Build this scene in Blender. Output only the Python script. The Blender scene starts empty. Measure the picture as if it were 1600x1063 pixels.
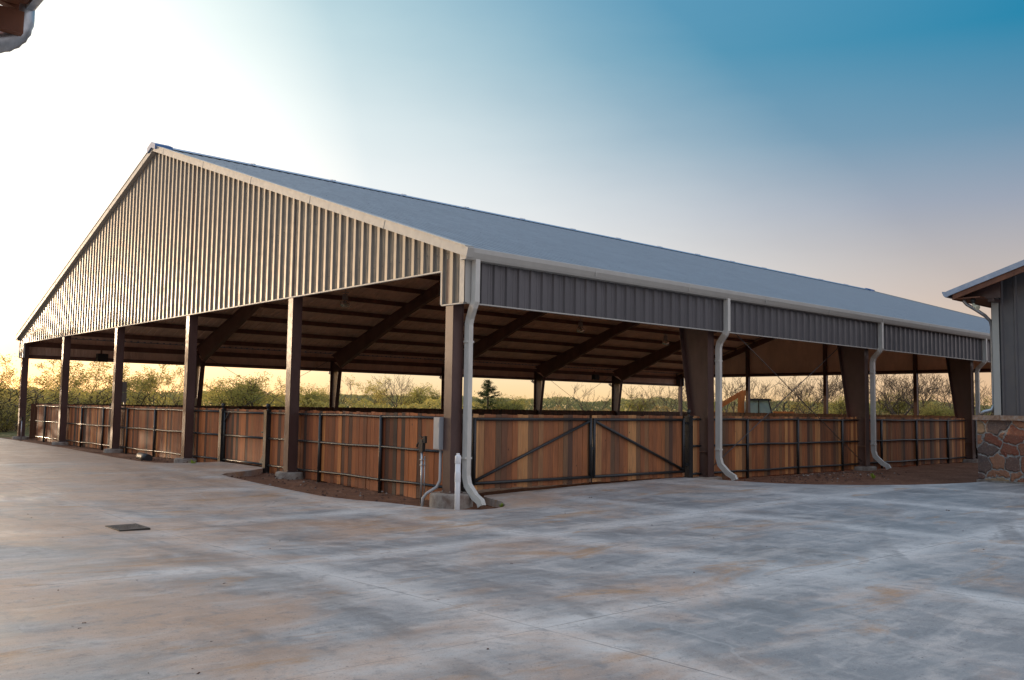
import bpy, math, random
from mathutils import Vector, Matrix, noise
from mathutils.geometry import delaunay_2d_cdt
rnd = random.Random(7)
sc = bpy.context.scene
col = sc.collection
PI = math.pi

# ------------------------------------------------------------------ helpers
def nrm(v): return Vector(v).normalized()

class MB:
    """collects faces; build() links them as one mesh object"""
    def __init__(s): s.v = []; s.f = []; s.m = []; s.sm = []
    def add(s, vs, fs, m=0, smooth=False):
        b = len(s.v); s.v += [Vector(p) for p in vs]
        for f in fs: s.f.append([b + i for i in f]); s.m.append(m); s.sm.append(smooth)
    def box(s, a, b, m=0):
        (x0, y0, z0), (x1, y1, z1) = a, b
        x0, x1 = min(x0, x1), max(x0, x1); y0, y1 = min(y0, y1), max(y0, y1); z0, z1 = min(z0, z1), max(z0, z1)
        s.add([(x0,y0,z0),(x1,y0,z0),(x1,y1,z0),(x0,y1,z0),(x0,y0,z1),(x1,y0,z1),(x1,y1,z1),(x0,y1,z1)],
              [(0,3,2,1),(4,5,6,7),(0,1,5,4),(1,2,6,5),(2,3,7,6),(3,0,4,7)], m)
    def beam(s, p, q, w, h, up=(0,0,1), m=0):
        p, q = Vector(p), Vector(q); d = (q-p).normalized(); up = Vector(up)
        r = d.cross(up).normalized(); u = r.cross(d)
        vs = []
        for c in (p, q):
            for i, j in ((-1,-1),(1,-1),(1,1),(-1,1)): vs.append(c + r*(w/2*i) + u*(h/2*j))
        s.add(vs, [(0,3,2,1),(4,5,6,7),(0,1,5,4),(1,2,6,5),(2,3,7,6),(3,0,4,7)], m)
    def tube(s, pts, r, n=8, m=0, smooth=True, cap=True, rect=None):
        pts = [Vector(p) for p in pts]; k = len(pts)
        rs = r if isinstance(r, (list, tuple)) else [r]*k
        d0 = (pts[1]-pts[0]).normalized()
        ref = Vector((0,0,1)) if abs(d0.z) < .9 else Vector((1,0,0))
        u = d0.cross(ref).normalized(); vs = []
        for i, p in enumerate(pts):
            if i == 0: d = pts[1]-pts[0]
            elif i == k-1: d = pts[-1]-pts[-2]
            else: d = (pts[i+1]-p).normalized() + (p-pts[i-1]).normalized()
            d = d.normalized(); u = (u - d*u.dot(d)).normalized(); w = d.cross(u)
            if rect:
                a, b = rect
                for i2, j2 in ((-1,-1),(1,-1),(1,1),(-1,1)): vs.append(p + u*(a/2*i2) + w*(b/2*j2))
            else:
                for j in range(n):
                    t = 2*PI*j/n; vs.append(p + u*(rs[i]*math.cos(t)) + w*(rs[i]*math.sin(t)))
        if rect: n = 4; smooth = False
        fs = [(i*n+j, i*n+(j+1)%n, (i+1)*n+(j+1)%n, (i+1)*n+j) for i in range(k-1) for j in range(n)]
        s.add(vs, fs, m, smooth)
        if cap:
            b = len(s.v) - len(vs)
            s.f.append([b+j for j in range(n)][::-1]); s.m.append(m); s.sm.append(False)
            s.f.append([b+(k-1)*n+j for j in range(n)]); s.m.append(m); s.sm.append(False)
    def lathe(s, c, prof, n=16, m=0):
        vs = []; c = Vector(c)
        for r, z in prof:
            for j in range(n):
                t = 2*PI*j/n; vs.append(c + Vector((r*math.cos(t), r*math.sin(t), z)))
        k = len(prof)
        s.add(vs, [(i*n+j, i*n+(j+1)%n, (i+1)*n+(j+1)%n, (i+1)*n+j) for i in range(k-1) for j in range(n)], m, True)
    def prism(s, poly, d, m=0):
        """extrude a 3-D polygon by vector d"""
        poly = [Vector(p) for p in poly]; d = Vector(d); n = len(poly)
        s.add(poly + [p+d for p in poly], [tuple(range(n))[::-1], tuple(range(n, 2*n))] + [(i, (i+1)%n, n+(i+1)%n, n+i) for i in range(n)], m)
    def build(s, name, mats, parent=None, loc=(0,0,0)):
        me = bpy.data.meshes.new(name)
        o = Vector(parent['_o']) if parent is not None and '_o' in parent else Vector(loc)
        me.from_pydata([tuple(p-o) for p in s.v], [], s.f)
        if not isinstance(mats, (list, tuple)): mats = [mats]
        for mt in mats: me.materials.append(mt)
        me.polygons.foreach_set('material_index', s.m)
        me.polygons.foreach_set('use_smooth', s.sm)
        me.update()
        ob = bpy.data.objects.new(name, me); col.objects.link(ob)
        if parent is not None:
            ob.parent = parent
            if '_o' in parent: ob['_o'] = parent['_o']
        else: ob.location = loc
        return ob

def tag(o, label=None, cat=None, group=None, kind=None):
    if label: o['label'] = label
    if cat: o['category'] = cat
    if group: o['group'] = group
    if kind: o['kind'] = kind
    return o
def thing(name, loc, label, cat, group=None):
    o = bpy.data.objects.new(name, None); col.objects.link(o); o.location = loc; o.empty_display_size = .2
    o['_o'] = tuple(loc)
    return tag(o, label, cat, group)
def copy_tree(o, parent=None):
    c = o.copy(); col.objects.link(c); c.parent = parent
    for ch in list(o.children): copy_tree(ch, c)
    return c

# ------------------------------------------------------------------ materials
def mat(name, base=(.5,.5,.5), rough=.5, metal=0, spec=.5):
    m = bpy.data.materials.new(name); m.use_nodes = True
    b = m.node_tree.nodes['Principled BSDF']
    b.inputs['Base Color'].default_value = (*base, 1); b.inputs['Roughness'].default_value = rough
    b.inputs['Metallic'].default_value = metal; b.inputs['Specular IOR Level'].default_value = spec
    return m
class N:
    def __init__(s, m): s.t = m.node_tree; s.b = s.t.nodes.get('Principled BSDF'); s.out = s.t.nodes.get('Material Output')
    def n(s, typ, **k):
        x = s.t.nodes.new(typ)
        for a, v in k.items():
            if a.startswith('i_'):
                key = a[2:]; x.inputs[int(key) if key.isdigit() else key.replace('_', ' ')].default_value = v
            else: setattr(x, a, v)
        return x
    def l(s, a, b): s.t.links.new(a, b)
    def ramp(s, fac, stops, interp='LINEAR'):
        r = s.n('ShaderNodeValToRGB'); r.color_ramp.interpolation = interp; e = r.color_ramp.elements
        while len(e) < len(stops): e.new(.5)
        for el, (p, c) in zip(e, stops): el.position = p; el.color = (*c, 1) if len(c) == 3 else c
        s.l(fac, r.inputs[0]); return r.outputs[0]
    def noise(s, vec, scale, detail=4, rough=.55, dist=0):
        x = s.n('ShaderNodeTexNoise'); x.inputs['Scale'].default_value = scale; x.inputs['Detail'].default_value = detail
        x.inputs['Roughness'].default_value = rough; x.inputs['Distortion'].default_value = dist
        if vec is not None: s.l(vec, x.inputs['Vector'])
        return x.outputs['Fac']
    def geo(s): return s.n('ShaderNodeNewGeometry').outputs['Position']
    def map(s, vec, scale=(1,1,1), loc=(0,0,0), rot=(0,0,0)):
        x = s.n('ShaderNodeMapping'); x.inputs['Scale'].default_value = scale; x.inputs['Location'].default_value = loc; x.inputs['Rotation'].default_value = rot
        s.l(vec, x.inputs['Vector']); return x.outputs[0]
    def mix(s, fac, a, b, mode='MIX'):
        x = s.n('ShaderNodeMix', data_type='RGBA', blend_type=mode)
        for i, v in ((0, fac), (6, a), (7, b)):
            if isinstance(v, (int, float)): x.inputs[i].default_value = v
            elif isinstance(v, tuple): x.inputs[i].default_value = (*v, 1) if len(v) == 3 else v
            else: s.l(v, x.inputs[i])
        return x.outputs[2]
    def math(s, op, a, b=None, c=None, clamp=False):
        x = s.n('ShaderNodeMath', operation=op, use_clamp=clamp)
        for i, v in enumerate((a, b, c)):
            if v is None: continue
            if isinstance(v, (int, float)): x.inputs[i].default_value = v
            else: s.l(v, x.inputs[i])
        return x.outputs[0]
    def bump(s, h, strength=.3, dist=.02):
        x = s.n('ShaderNodeBump'); x.inputs['Strength'].default_value = strength; x.inputs['Distance'].default_value = dist
        s.l(h, x.inputs['Height']); s.l(x.outputs[0], s.b.inputs['Normal']); return x

def painted(name, base, rough=.45, metal=0, var=.15, scale=3, bump=.0):
    m = mat(name, base, rough, metal); k = N(m); g = k.geo()
    n = k.noise(k.map(g, (1,1,.4)), scale, 6, .65)
    lo = tuple(c*(1-var) for c in base); hi = tuple(min(1, c*(1+var)) for c in base)
    k.l(k.ramp(n, [(.3, lo), (.7, hi)]), k.b.inputs['Base Color'])
    k.l(k.ramp(k.noise(g, scale*4, 4), [(.3, (rough-.08,)*3), (.7, (rough+.1,)*3)]), k.b.inputs['Roughness'])
    if bump: k.bump(k.noise(g, 60, 2), bump, .002)
    return m

M = {}
M['steel'] = painted('brown_red_steel_paint', (.088, .048, .041), .42, 0, .25, 2.5, .1)
M['steel_dark'] = painted('brown_steel_primer', (.165, .088, .066), .5, 0, .25, 2)
M['siding'] = painted('stone_grey_metal_siding', (.19, .175, .15), .44, .4, .08, 1.2)
M['siding_dark'] = painted('charcoal_and_shaded_siding', (.125, .12, .125), .42, .35, .12, 1.2)
M['trim'] = painted('light_stone_trim_paint', (.45, .44, .40), .6, .05, .06, 3)
M['roof'] = painted('galvalume_roof', (.255, .275, .295), .46, .5, .07, .8)
M['roof_under'] = painted('roof_underside', (.82, .61, .49), .55, .1, .15, 1.5)
M['screw'] = mat('screw_head', (.10,.10,.11), .5, .5)
M['black'] = painted('black_pipe_paint', (.022, .023, .024), .33, 0, .3, 8)
M['railpaint'] = painted('black_rail_enamel', (.05, .05, .05), .28, .3, .3, 8)
M['galv'] = painted('galvanised_steel', (.45, .47, .49), .38, .8, .25, 14)
M['pvc'] = mat('white_pvc', (.78,.79,.8), .35)
M['conduit'] = painted('grey_conduit', (.42,.42,.42), .5, .1, .1, 10)
M['boxgrey'] = painted('grey_box_enamel', (.34,.36,.38), .4, .1, .08, 5)
M['darkplastic'] = mat('dark_plastic', (.022,.022,.022), .5)
M['iron'] = painted('cast_iron', (.04,.035,.03), .6, .3, .3, 20)
M['glass'] = mat('lamp_glass', (.9,.9,.88), .12)
M['glass'].node_tree.nodes['Principled BSDF'].inputs['Transmission Weight'].default_value = .85
M['orange'] = painted('faded_orange_paint', (.50,.16,.035), .5, 0, .35, 3)
M['cabglass'] = mat('cab_window_glass', (.35,.5,.5), .08); M['cabglass'].node_tree.nodes['Principled BSDF'].inputs['Transmission Weight'].default_value = .45
M['cream'] = painted('cream_enamel', (.62,.58,.42), .45, 0, .1, 3)
M['blackcable'] = mat('grey_cable', (.14,.13,.13), .4, .6)
M['copper'] = painted('redwood_stain', (.18, .065, .03), .55, 0, .4, 5)
M['bluetrim'] = painted('sky_tinted_galvalume', (.30,.36,.48), .34, .75, .08, 2)  # blue of the reflected sky put into the bare metal's base colour
M['bluecap'] = painted('blue_ridge_cap', (.03,.13,.34), .4, 0, .1, 4)
M['spout'] = painted('cream_downspout_paint', (.60, .585, .53), .45, .0, .10, 9)
M['shaft_dark'] = mat('painted_shaft_dark', (.008,.008,.008), 1., 0, 0.)
M['yellowleaf'] = mat('weed_leaf', (.25,.35,.04), .6)
M['clod'] = painted('dry_clod', (.09,.045,.03), .95, 0, .4, 20)
M['bark'] = painted('tree_bark', (.085,.062,.045), .9, 0, .3, 6)

# wood boards: one colour per board (each board is its own island)
def wood(name, stops, gray=0):
    m = mat(name, rough=.7); k = N(m)
    gi = k.n('ShaderNodeNewGeometry'); r = gi.outputs['Random Per Island']; p = gi.outputs['Position']
    base = k.mix(1., k.ramp(r, stops, 'LINEAR'), (1.06,.98,.85), 'MULTIPLY')
    off = k.n('ShaderNodeVectorMath', operation='SCALE'); cmb = k.n('ShaderNodeCombineXYZ')
    for i in range(3): k.l(r, cmb.inputs[i])
    k.l(cmb.outputs[0], off.inputs[0]); off.inputs['Scale'].default_value = 37.
    ad = k.n('ShaderNodeVectorMath', operation='ADD'); k.l(p, ad.inputs[0]); k.l(off.outputs[0], ad.inputs[1])
    v = ad.outputs[0]
    grain = k.noise(k.map(v, (1,1,.06)), 45, 5, .6, .3)
    blot = k.noise(k.map(v, (1,1,.25)), 4, 4, .6)
    c = k.mix(k.ramp(grain, [(.35, (0,0,0)), (.65, (1,1,1))]), base, k.mix(1., base, (1.45,1.35,1.2), 'MULTIPLY'))
    c = k.mix(k.ramp(blot, [(.45, (0,0,0)), (.75, (.65,)*3)]), c, k.mix(1., c, (.48,.46,.48), 'MULTIPLY'))
    # knots
    vo = k.n('ShaderNodeTexVoronoi', feature='F1'); vo.inputs['Scale'].default_value = 2.6; k.l(k.map(v, (1.6,1.6,1)), vo.inputs['Vector'])
    c = k.mix(k.ramp(vo.outputs['Distance'], [(.035, (.85,)*3), (.075, (0,0,0))]), c, (.03,.015,.01))
    k.l(c, k.b.inputs['Base Color']); k.bump(grain, .35, .004)
    return m
M['wood'] = wood('cedar_boards', [(0,(.15,.042,.014)),(.16,(.35,.12,.038)),(.28,(.20,.058,.019)),(.38,(.035,.019,.015)),(.46,(.045,.022,.017)),(.52,(.22,.066,.022)),(.68,(.56,.23,.075)),(.80,(.065,.026,.016)),(.88,(.16,.05,.018)),(1,(.30,.095,.03))])
M['wood_grey'] = wood('weathered_cedar_boards', [(0,(.21,.085,.035)),(.13,(.50,.27,.12)),(.24,(.045,.034,.032)),(.36,(.27,.11,.048)),(.5,(.13,.06,.035)),(.62,(.62,.37,.18)),(.72,(.055,.040,.036)),(.85,(.30,.125,.055)),(1,(.17,.075,.04))])
M['wood_shaded'] = wood('shade_darkened_boards', [(0,(.06,.028,.016)),(.5,(.10,.045,.024)),(1,(.04,.022,.015))])  # board colours darkened to carry the shade on the far fences

# concrete paving
m = M['concrete'] = mat('broom_finished_concrete', (.4,.4,.4), .62); k = N(m); g = k.geo()
sp = k.n('ShaderNodeSeparateXYZ'); k.l(g, sp.inputs[0]); X, Y = sp.outputs[0], sp.outputs[1]
wob = k.math('MULTIPLY', k.math('SUBTRACT', k.noise(g, .9, 3), .5), .5)
def joint(c, o, step):
    a = k.math('ADD', k.math('DIVIDE', k.math('SUBTRACT', c, o), step), .5)
    return k.math('MULTIPLY', k.math('ABSOLUTE', k.math('SUBTRACT', k.math('FRACT', a), .5)), step)
dx, dy = joint(X, 1.75, 3.65), joint(Y, -.4, 3.9)
dmin = k.math('MINIMUM', dx, dy)
band = k.math('MINIMUM', k.math('ADD', dx, wob), k.math('ADD', dy, wob))
cn0 = k.n('ShaderNodeTexNoise'); cn0.inputs['Scale'].default_value = .8; cn0.inputs['Detail'].default_value = 5; k.l(g, cn0.inputs['Vector'])
cva = k.n('ShaderNodeVectorMath', operation='ADD'); k.l(g, cva.inputs[0]); k.l(cn0.outputs['Color'], cva.inputs[1]); cn_v = cva.outputs[0]
patch = k.noise(k.map(g, (1,.6,1)), .45, 9, .68, .6)
fine = k.noise(g, 5.5, 9, .72, .3)
mid = k.noise(k.map(g, (1.6,.8,1), rot=(0,0,.5)), 1.7, 8, .7, .7)
sweep = k.noise(k.map(g, (.45,1.8,1), rot=(0,0,.45)), .9, 9, .68, 1.0)
c = k.ramp(patch, [(.34, (.24,.238,.235)), (.5, (.335,.327,.318)), (.66, (.45,.425,.395))])
c = k.mix(k.ramp(sweep, [(.42, (.5,)*3), (.50, (0,0,0))]), c, (.20,.20,.20))
c = k.mix(k.ramp(sweep, [(.52, (0,0,0)), (.60, (.55,)*3), (.68,(.7,)*3)]), c, (.56,.51,.46))
c = k.mix(k.ramp(mid, [(.38, (.45,)*3), (.48, (0,0,0))]), c, (.23,.225,.22))
c = k.mix(k.ramp(mid, [(.53, (0,0,0)), (.60, (.45,)*3)]), c, (.52,.485,.45))
bf = k.math('MULTIPLY', k.ramp(k.math('ADD', band, k.math('MULTIPLY', k.math('SUBTRACT', mid, .5), .5)), [(.0, (1,1,1)), (.38, (0,0,0))]), k.ramp(k.noise(g, .5, 4), [(.30, (.25,)*3), (.46, (1,)*3)]))
c = k.mix(bf, c, (.62,.59,.55))
st = k.noise(k.map(g, (.8,1.2,1), loc=(3,1,0)), .40, 8, .68, .5)
# stains spread further on the left, painting the warm low sun into the colour
side_ = k.math('MULTIPLY_ADD', k.math('SUBTRACT', X, Y), -.012, .02)
c = k.mix(k.ramp(k.math('ADD', st, side_), [(.47, (0,0,0)), (.60, (.6,)*3), (.7,(.85,)*3)]), c, (.52,.325,.205))
st2 = k.noise(k.map(g, (.6,1.7,1), loc=(9.3,4,0), rot=(0,0,-.3)), .8, 8, .68, .6)
c = k.mix(k.ramp(st2, [(.58, (0,0,0)), (.66, (.7,)*3)]), c, (.44,.24,.105))
c = k.mix(k.ramp(fine, [(.34, (.6,)*3), (.48, (0,0,0))]), c, (.19,.185,.185))
grit = k.noise(g, 95, 3, .7)
swp2 = k.noise(k.map(cn_v, (.7,4,1), rot=(0,0,.78)), 1.4, 8, .72, .4)
c = k.mix(k.ramp(swp2, [(.54, (0,0,0)), (.64, (.32,)*3)]), c, (.56,.53,.49))
c = k.mix(k.ramp(swp2, [(.36, (.3,)*3), (.45, (0,0,0))]), c, (.21,.21,.215))
c = k.mix(k.ramp(grit, [(.30, (.45,)*3), (.46, (0,0,0))]), c, (.15,.14,.135))
c = k.mix(k.ramp(grit, [(.60, (0,0,0)), (.72, (.5,)*3)]), c, (.62,.60,.57))
def arc(cx0, cy0, rad, wid):
    ax_ = k.math('SUBTRACT', X, cx0); ay_ = k.math('SUBTRACT', Y, cy0)
    dd_ = k.math('SQRT', k.math('ADD', k.math('MULTIPLY', ax_, ax_), k.math('MULTIPLY', ay_, ay_)))
    return k.ramp(k.math('ABSOLUTE', k.math('SUBTRACT', dd_, rad)), [(wid*.6, (1,1,1)), (wid, (0,0,0))])
tyre = k.math('MULTIPLY', k.math('MAXIMUM', k.math('MAXIMUM', arc(9,-22,15.,.14), arc(9,-22,16.6,.14)), k.math('MAXIMUM', arc(-24,-4,18.,.12), arc(-24,-4,19.5,.12))), k.ramp(k.noise(k.map(g, (1,1,1), loc=(5,5,0)), 1.1, 6, .7), [(.42, (0,0,0)), (.62, (.5,)*3)]))
c = k.mix(tyre, c, (.17,.155,.145))
scr = k.n('ShaderNodeTexVoronoi', feature='DISTANCE_TO_EDGE'); scr.inputs['Scale'].default_value = .42; k.l(k.map(cn_v, (1,.55,1), loc=(2,7,0)), scr.inputs['Vector'])
c = k.mix(k.math('MULTIPLY', k.ramp(scr.outputs['Distance'], [(.002, (.32,)*3), (.007, (0,0,0))]), k.ramp(k.noise(g, .6, 4), [(.50, (0,0,0)), (.6, (1,1,1))])), c, (.60,.58,.55))
spk = k.noise(g, 38, 3, .6)
c = k.mix(k.ramp(spk, [(.27, (.8,)*3), (.37, (0,0,0))]), c, (.13,.10,.085))
crk = k.n('ShaderNodeTexVoronoi', feature='DISTANCE_TO_EDGE'); crk.inputs['Scale'].default_value = .16
cv = k.n('ShaderNodeVectorMath', operation='ADD'); cn = k.n('ShaderNodeTexNoise'); cn.inputs['Scale'].default_value = 1.2; cn.inputs['Detail'].default_value = 6; k.l(g, cn.inputs['Vector']); k.l(g, cv.inputs[0]); k.l(cn.outputs['Color'], cv.inputs[1]); k.l(cv.outputs[0], crk.inputs['Vector'])
crack = k.math('MULTIPLY', k.ramp(crk.outputs['Distance'], [(.0006, (.5,)*3), (.0016, (0,0,0))]), k.ramp(k.noise(g, .3, 2), [(.5, (0,0,0)), (.6, (1,1,1))]))
c = k.mix(crack, c, (.12,.11,.10))
ln = k.math('MULTIPLY', k.ramp(dmin, [(.004, (.6,)*3), (.010, (0,0,0))]), k.ramp(k.noise(g, .7, 4), [(.35, (.25,)*3), (.6, (1,1,1))]))
c = k.mix(ln, c, (.09,.08,.075))
k.l(c, k.b.inputs['Base Color'])
k.l(k.ramp(k.math('ADD', k.math('MULTIPLY', patch, .5), k.math('MULTIPLY', mid, .5)), [(.38, (.30,)*3), (.6, (.62,)*3)]), k.b.inputs['Roughness'])
broom = k.noise(k.map(g, (1.5,60,1)), 2.2, 3)
hh = k.math('ADD', k.math('MULTIPLY', fine, .6), k.math('ADD', k.math('MULTIPLY', broom, .25), k.math('MULTIPLY', ln, -1.2)))
k.bump(hh, .35, .012)

# ground: red dirt near the arena, rough grass outside
m = M['dirt'] = mat('red_dirt_and_grass', (.15,.07,.04), .95, 0, .2); k = N(m); g = k.geo()
sp = k.n('ShaderNodeSeparateXYZ'); k.l(g, sp.inputs[0])
n1 = k.noise(g, 1.3, 8, .7); n2 = k.noise(g, 14, 6, .7)
c = k.ramp(n1, [(.3, (.16,.07,.04)), (.55, (.26,.125,.072)), (.75, (.36,.20,.13))])
c = k.mix(k.ramp(n2, [(.35, (.6,)*3), (.6, (0,0,0))]), c, (.075,.035,.022))
c = k.mix(k.ramp(n2, [(.62, (0,0,0)), (.72, (.6,)*3)]), c, (.34,.24,.17))
inn = k.math('MULTIPLY', k.math('GREATER_THAN', sp.outputs[0], .8), k.math('GREATER_THAN', sp.outputs[1], .9))
inn = k.math('MULTIPLY', inn, k.math('MULTIPLY', k.math('LESS_THAN', sp.outputs[0], 45.), k.math('LESS_THAN', sp.outputs[1], 29.8)))
c = k.mix(inn, c, k.ramp(n1, [(.3, (.50,.35,.24)), (.7, (.62,.46,.33))]))  # unseen pale sand floor, added to bounce more light under the roof
gm = k.math('ADD', sp.outputs[1], k.math('MULTIPLY', k.noise(g, .25, 4), 6))
c = k.mix(k.ramp(k.math('SUBTRACT', gm, 34.5), [(0,(0,0,0)), (1,(1,1,1))]), c, k.ramp(n1, [(.3,(.07,.08,.02)), (.7,(.16,.13,.05))]))
k.l(c, k.b.inputs['Base Color']); k.bump(k.math('ADD', n1, n2), .9, .05)

# rough footing concrete
m = M['footing'] = mat('footing_concrete', (.26,.22,.19), .9); k = N(m); g = k.geo()
k.l(k.ramp(k.noise(g, 6, 6, .7), [(.3, (.15,.10,.075)), (.55, (.28,.24,.20)), (.75, (.36,.33,.29))]), k.b.inputs['Base Color']); k.bump(k.noise(g, 25, 4), .6, .01)

# flagstone
m = M['stone'] = mat('flagstone_veneer', (.3,.2,.15), .85); k = N(m); g = k.geo()
gd = k.n('ShaderNodeVectorMath', operation='ADD'); k.l(g, gd.inputs[0])
nz = k.n('ShaderNodeTexNoise'); nz.inputs['Scale'].default_value = 3; k.l(g, nz.inputs['Vector'])
sc1 = k.n('ShaderNodeVectorMath', operation='SCALE'); k.l(nz.outputs['Color'], sc1.inputs[0]); sc1.inputs['Scale'].default_value = .2; k.l(sc1.outputs[0], gd.inputs[1])
vv = k.map(gd.outputs[0], (1,1,1.05), loc=(.3,.12,.4))
g2 = k.n('ShaderNodeVectorMath', operation='ADD'); k.l(vv, g2.inputs[0]); nz2 = k.n('ShaderNodeTexNoise'); nz2.inputs['Scale'].default_value = 16; k.l(g, nz2.inputs['Vector']); s2_ = k.n('ShaderNodeVectorMath', operation='SCALE'); s2_.inputs['Scale'].default_value = .05; k.l(nz2.outputs['Color'], s2_.inputs[0]); k.l(s2_.outputs[0], g2.inputs[1]); vv = g2.outputs[0]
ve = k.n('ShaderNodeTexVoronoi', feature='DISTANCE_TO_EDGE'); vf = k.n('ShaderNodeTexVoronoi', feature='F1')
for x in (ve, vf): x.inputs['Scale'].default_value = 2.7; x.inputs['Randomness'].default_value = 1; k.l(vv, x.inputs['Vector'])
bw = k.n('ShaderNodeSeparateColor'); k.l(vf.outputs['Color'], bw.inputs[0])
cs = k.ramp(bw.outputs[0], [(0,(.25,.075,.04)),(.2,(.12,.085,.075)),(.38,(.30,.11,.055)),(.52,(.36,.24,.13)),(.66,(.16,.09,.07)),(.8,(.38,.17,.09)),(1,(.21,.12,.09))], 'CONSTANT')
cs = k.mix(k.ramp(k.noise(g, 12, 6, .7), [(.3,(.8,)*3),(.65,(0,0,0))]), cs, k.mix(1., cs, (.6,.6,.62), 'MULTIPLY'))
mf = k.ramp(ve.outputs['Distance'], [(.022,(1,1,1)),(.042,(0,0,0))])
cs = k.mix(k.ramp(k.noise(g, 4.5, 8, .75, 1.), [(.42,(0,0,0)),(.6,(.4,)*3)]), cs, (.20,.11,.07))
cs = k.mix(k.ramp(k.noise(g, 30, 4, .7), [(.55,(0,0,0)),(.7,(.5,)*3)]), cs, (.40,.30,.22))
k.l(k.mix(mf, cs, k.ramp(k.noise(g, 14, 5, .7), [(.35,(.14,.125,.11)),(.6,(.34,.32,.29))])), k.b.inputs['Base Color'])
k.bump(k.math('ADD', k.ramp(ve.outputs['Distance'], [(.01,(0,0,0)),(.09,(1,1,1))]), k.math('MULTIPLY', k.noise(g, 18, 5), .5)), .9, .03)
m = M['cap'] = mat('sandstone_cap', (.4,.3,.22), .85); k = N(m); g = k.geo()
k.l(k.ramp(k.noise(k.map(g, (1,2.5,2)), 3, 5, .7), [(.3,(.16,.10,.075)),(.5,(.36,.22,.14)),(.7,(.46,.40,.34))]), k.b.inputs['Base Color']); k.bump(k.noise(g, 15, 5), .7, .02)

# leaves: translucent
def leafmat(name, cols, tr=(.75,.66,.16)):
    m = bpy.data.materials.new(name); m.use_nodes = True; k = N(m); t = k.t
    gi = k.n('ShaderNodeNewGeometry'); oi = k.n('ShaderNodeObjectInfo')
    f = k.math('FRACT', k.math('ADD', k.math('MULTIPLY', gi.outputs['Random Per Island'], .5), k.math('MULTIPLY', oi.outputs['Random'], .6)))
    c = k.ramp(f, cols)
    k.b.inputs['Roughness'].default_value = .6; k.l(c, k.b.inputs['Base Color']); k.b.inputs['Specular IOR Level'].default_value = .25
    tl = k.n('ShaderNodeBsdfTranslucent'); k.l(k.mix(.55, c, tr), tl.inputs['Color'])
    mx = k.n('ShaderNodeMixShader', i_0=.48); k.l(k.b.outputs[0], mx.inputs[1]); k.l(tl.outputs[0], mx.inputs[2]); k.l(mx.outputs[0], k.out.inputs['Surface'])
    return m
M['leaf'] = leafmat('spring_oak_leaves', [(0,(.21,.165,.05)),(.5,(.38,.29,.085)),(1,(.50,.35,.12))])
M['leaf_green'] = leafmat('green_bush_leaves', [(0,(.10,.11,.035)),(.5,(.22,.215,.06)),(1,(.34,.29,.09))])
M['leaf_brown'] = leafmat('sparse_bud_leaves', [(0,(.22,.17,.08)),(.6,(.32,.26,.11)),(1,(.38,.27,.13))], (.3,.2,.06))
M['leaf_far'] = leafmat('hazed_wood_leaves', [(0,(.17,.165,.07)),(.5,(.26,.25,.11)),(1,(.33,.30,.15))], (.5,.46,.18))  # greyed olive: the haze of distance is put into the leaf colour
M['needle'] = leafmat('cedar_needles', [(0,(.018,.035,.012)),(1,(.045,.07,.02))], (.08,.12,.03))

# ------------------------------------------------------------------ dimensions (metres); X along the eave, Y along the gable
BU, BV = 7.62, 6.055
L, W = 6*BU, 5*BV
ZS, ZG, ZE, ZP = 3.40, 4.03, 4.148, 9.50
OU, OV, OE = .115, .425, .66        # gable sheet, side sheet, gutter offsets
SL = (ZP - 4.33)/(W/2 + .62)
def roofz(y): return 4.33 + SL*(min(y, W-y) + .62)
def gz(x, y): return -.18*math.exp(-((x+3)**2 + (y+1)**2)/32)

# ------------------------------------------------------------------ ground
def lin(a, b, n): return [a + (b-a)*i/n for i in range(n)]
xs = lin(-500,-60,12) + lin(-60,-14,14) + lin(-14,-2.5,16) + lin(-2.5,3,50) + lin(3,20,80) + lin(20,60,36) + lin(60,150,18) + lin(150,900,14) + [900]
ys = lin(-400,-40,9) + lin(-40,-14,8) + lin(-14,-6.5,10) + lin(-6.5,3,88) + lin(3,34,120) + lin(34,60,20) + lin(60,160,16) + lin(160,900,14) + [900]
mb = MB(); vs = []
for y in ys:
    for x in xs:
        near = math.exp(-max(0, abs(x-14)-22)**2/400)*math.exp(-max(0, abs(y-12)-22)**2/400)
        z = gz(x, y) - .13
        nv = noise.noise(Vector((x*1.7, y*1.7, 0)))*.5 + noise.noise(Vector((x*4.5, y*4.5, 3)))*.35
        z += near*nv*.055
        if y > .35 and x > .4: z += .07                       # arena floor a little higher
        if 9 < x < 13.5 and -2.3 < y < -.4: z += .10*math.exp(-((x-11)**2/4+(y+1.3)**2/.3))*(1+nv)   # loose heap
        far = max(0, math.hypot(x-10, y-5)-70)
        z -= min(far*.008, .9)
        vs.append((x, y, z))
nx, ny = len(xs), len(ys)
mb.add(vs, [(j*nx+i, j*nx+i+1, (j+1)*nx+i+1, (j+1)*nx+i) for j in range(ny-1) for i in range(nx-1)], 0, True)
tag(mb.build('ground', M['dirt']), kind='structure')

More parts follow.
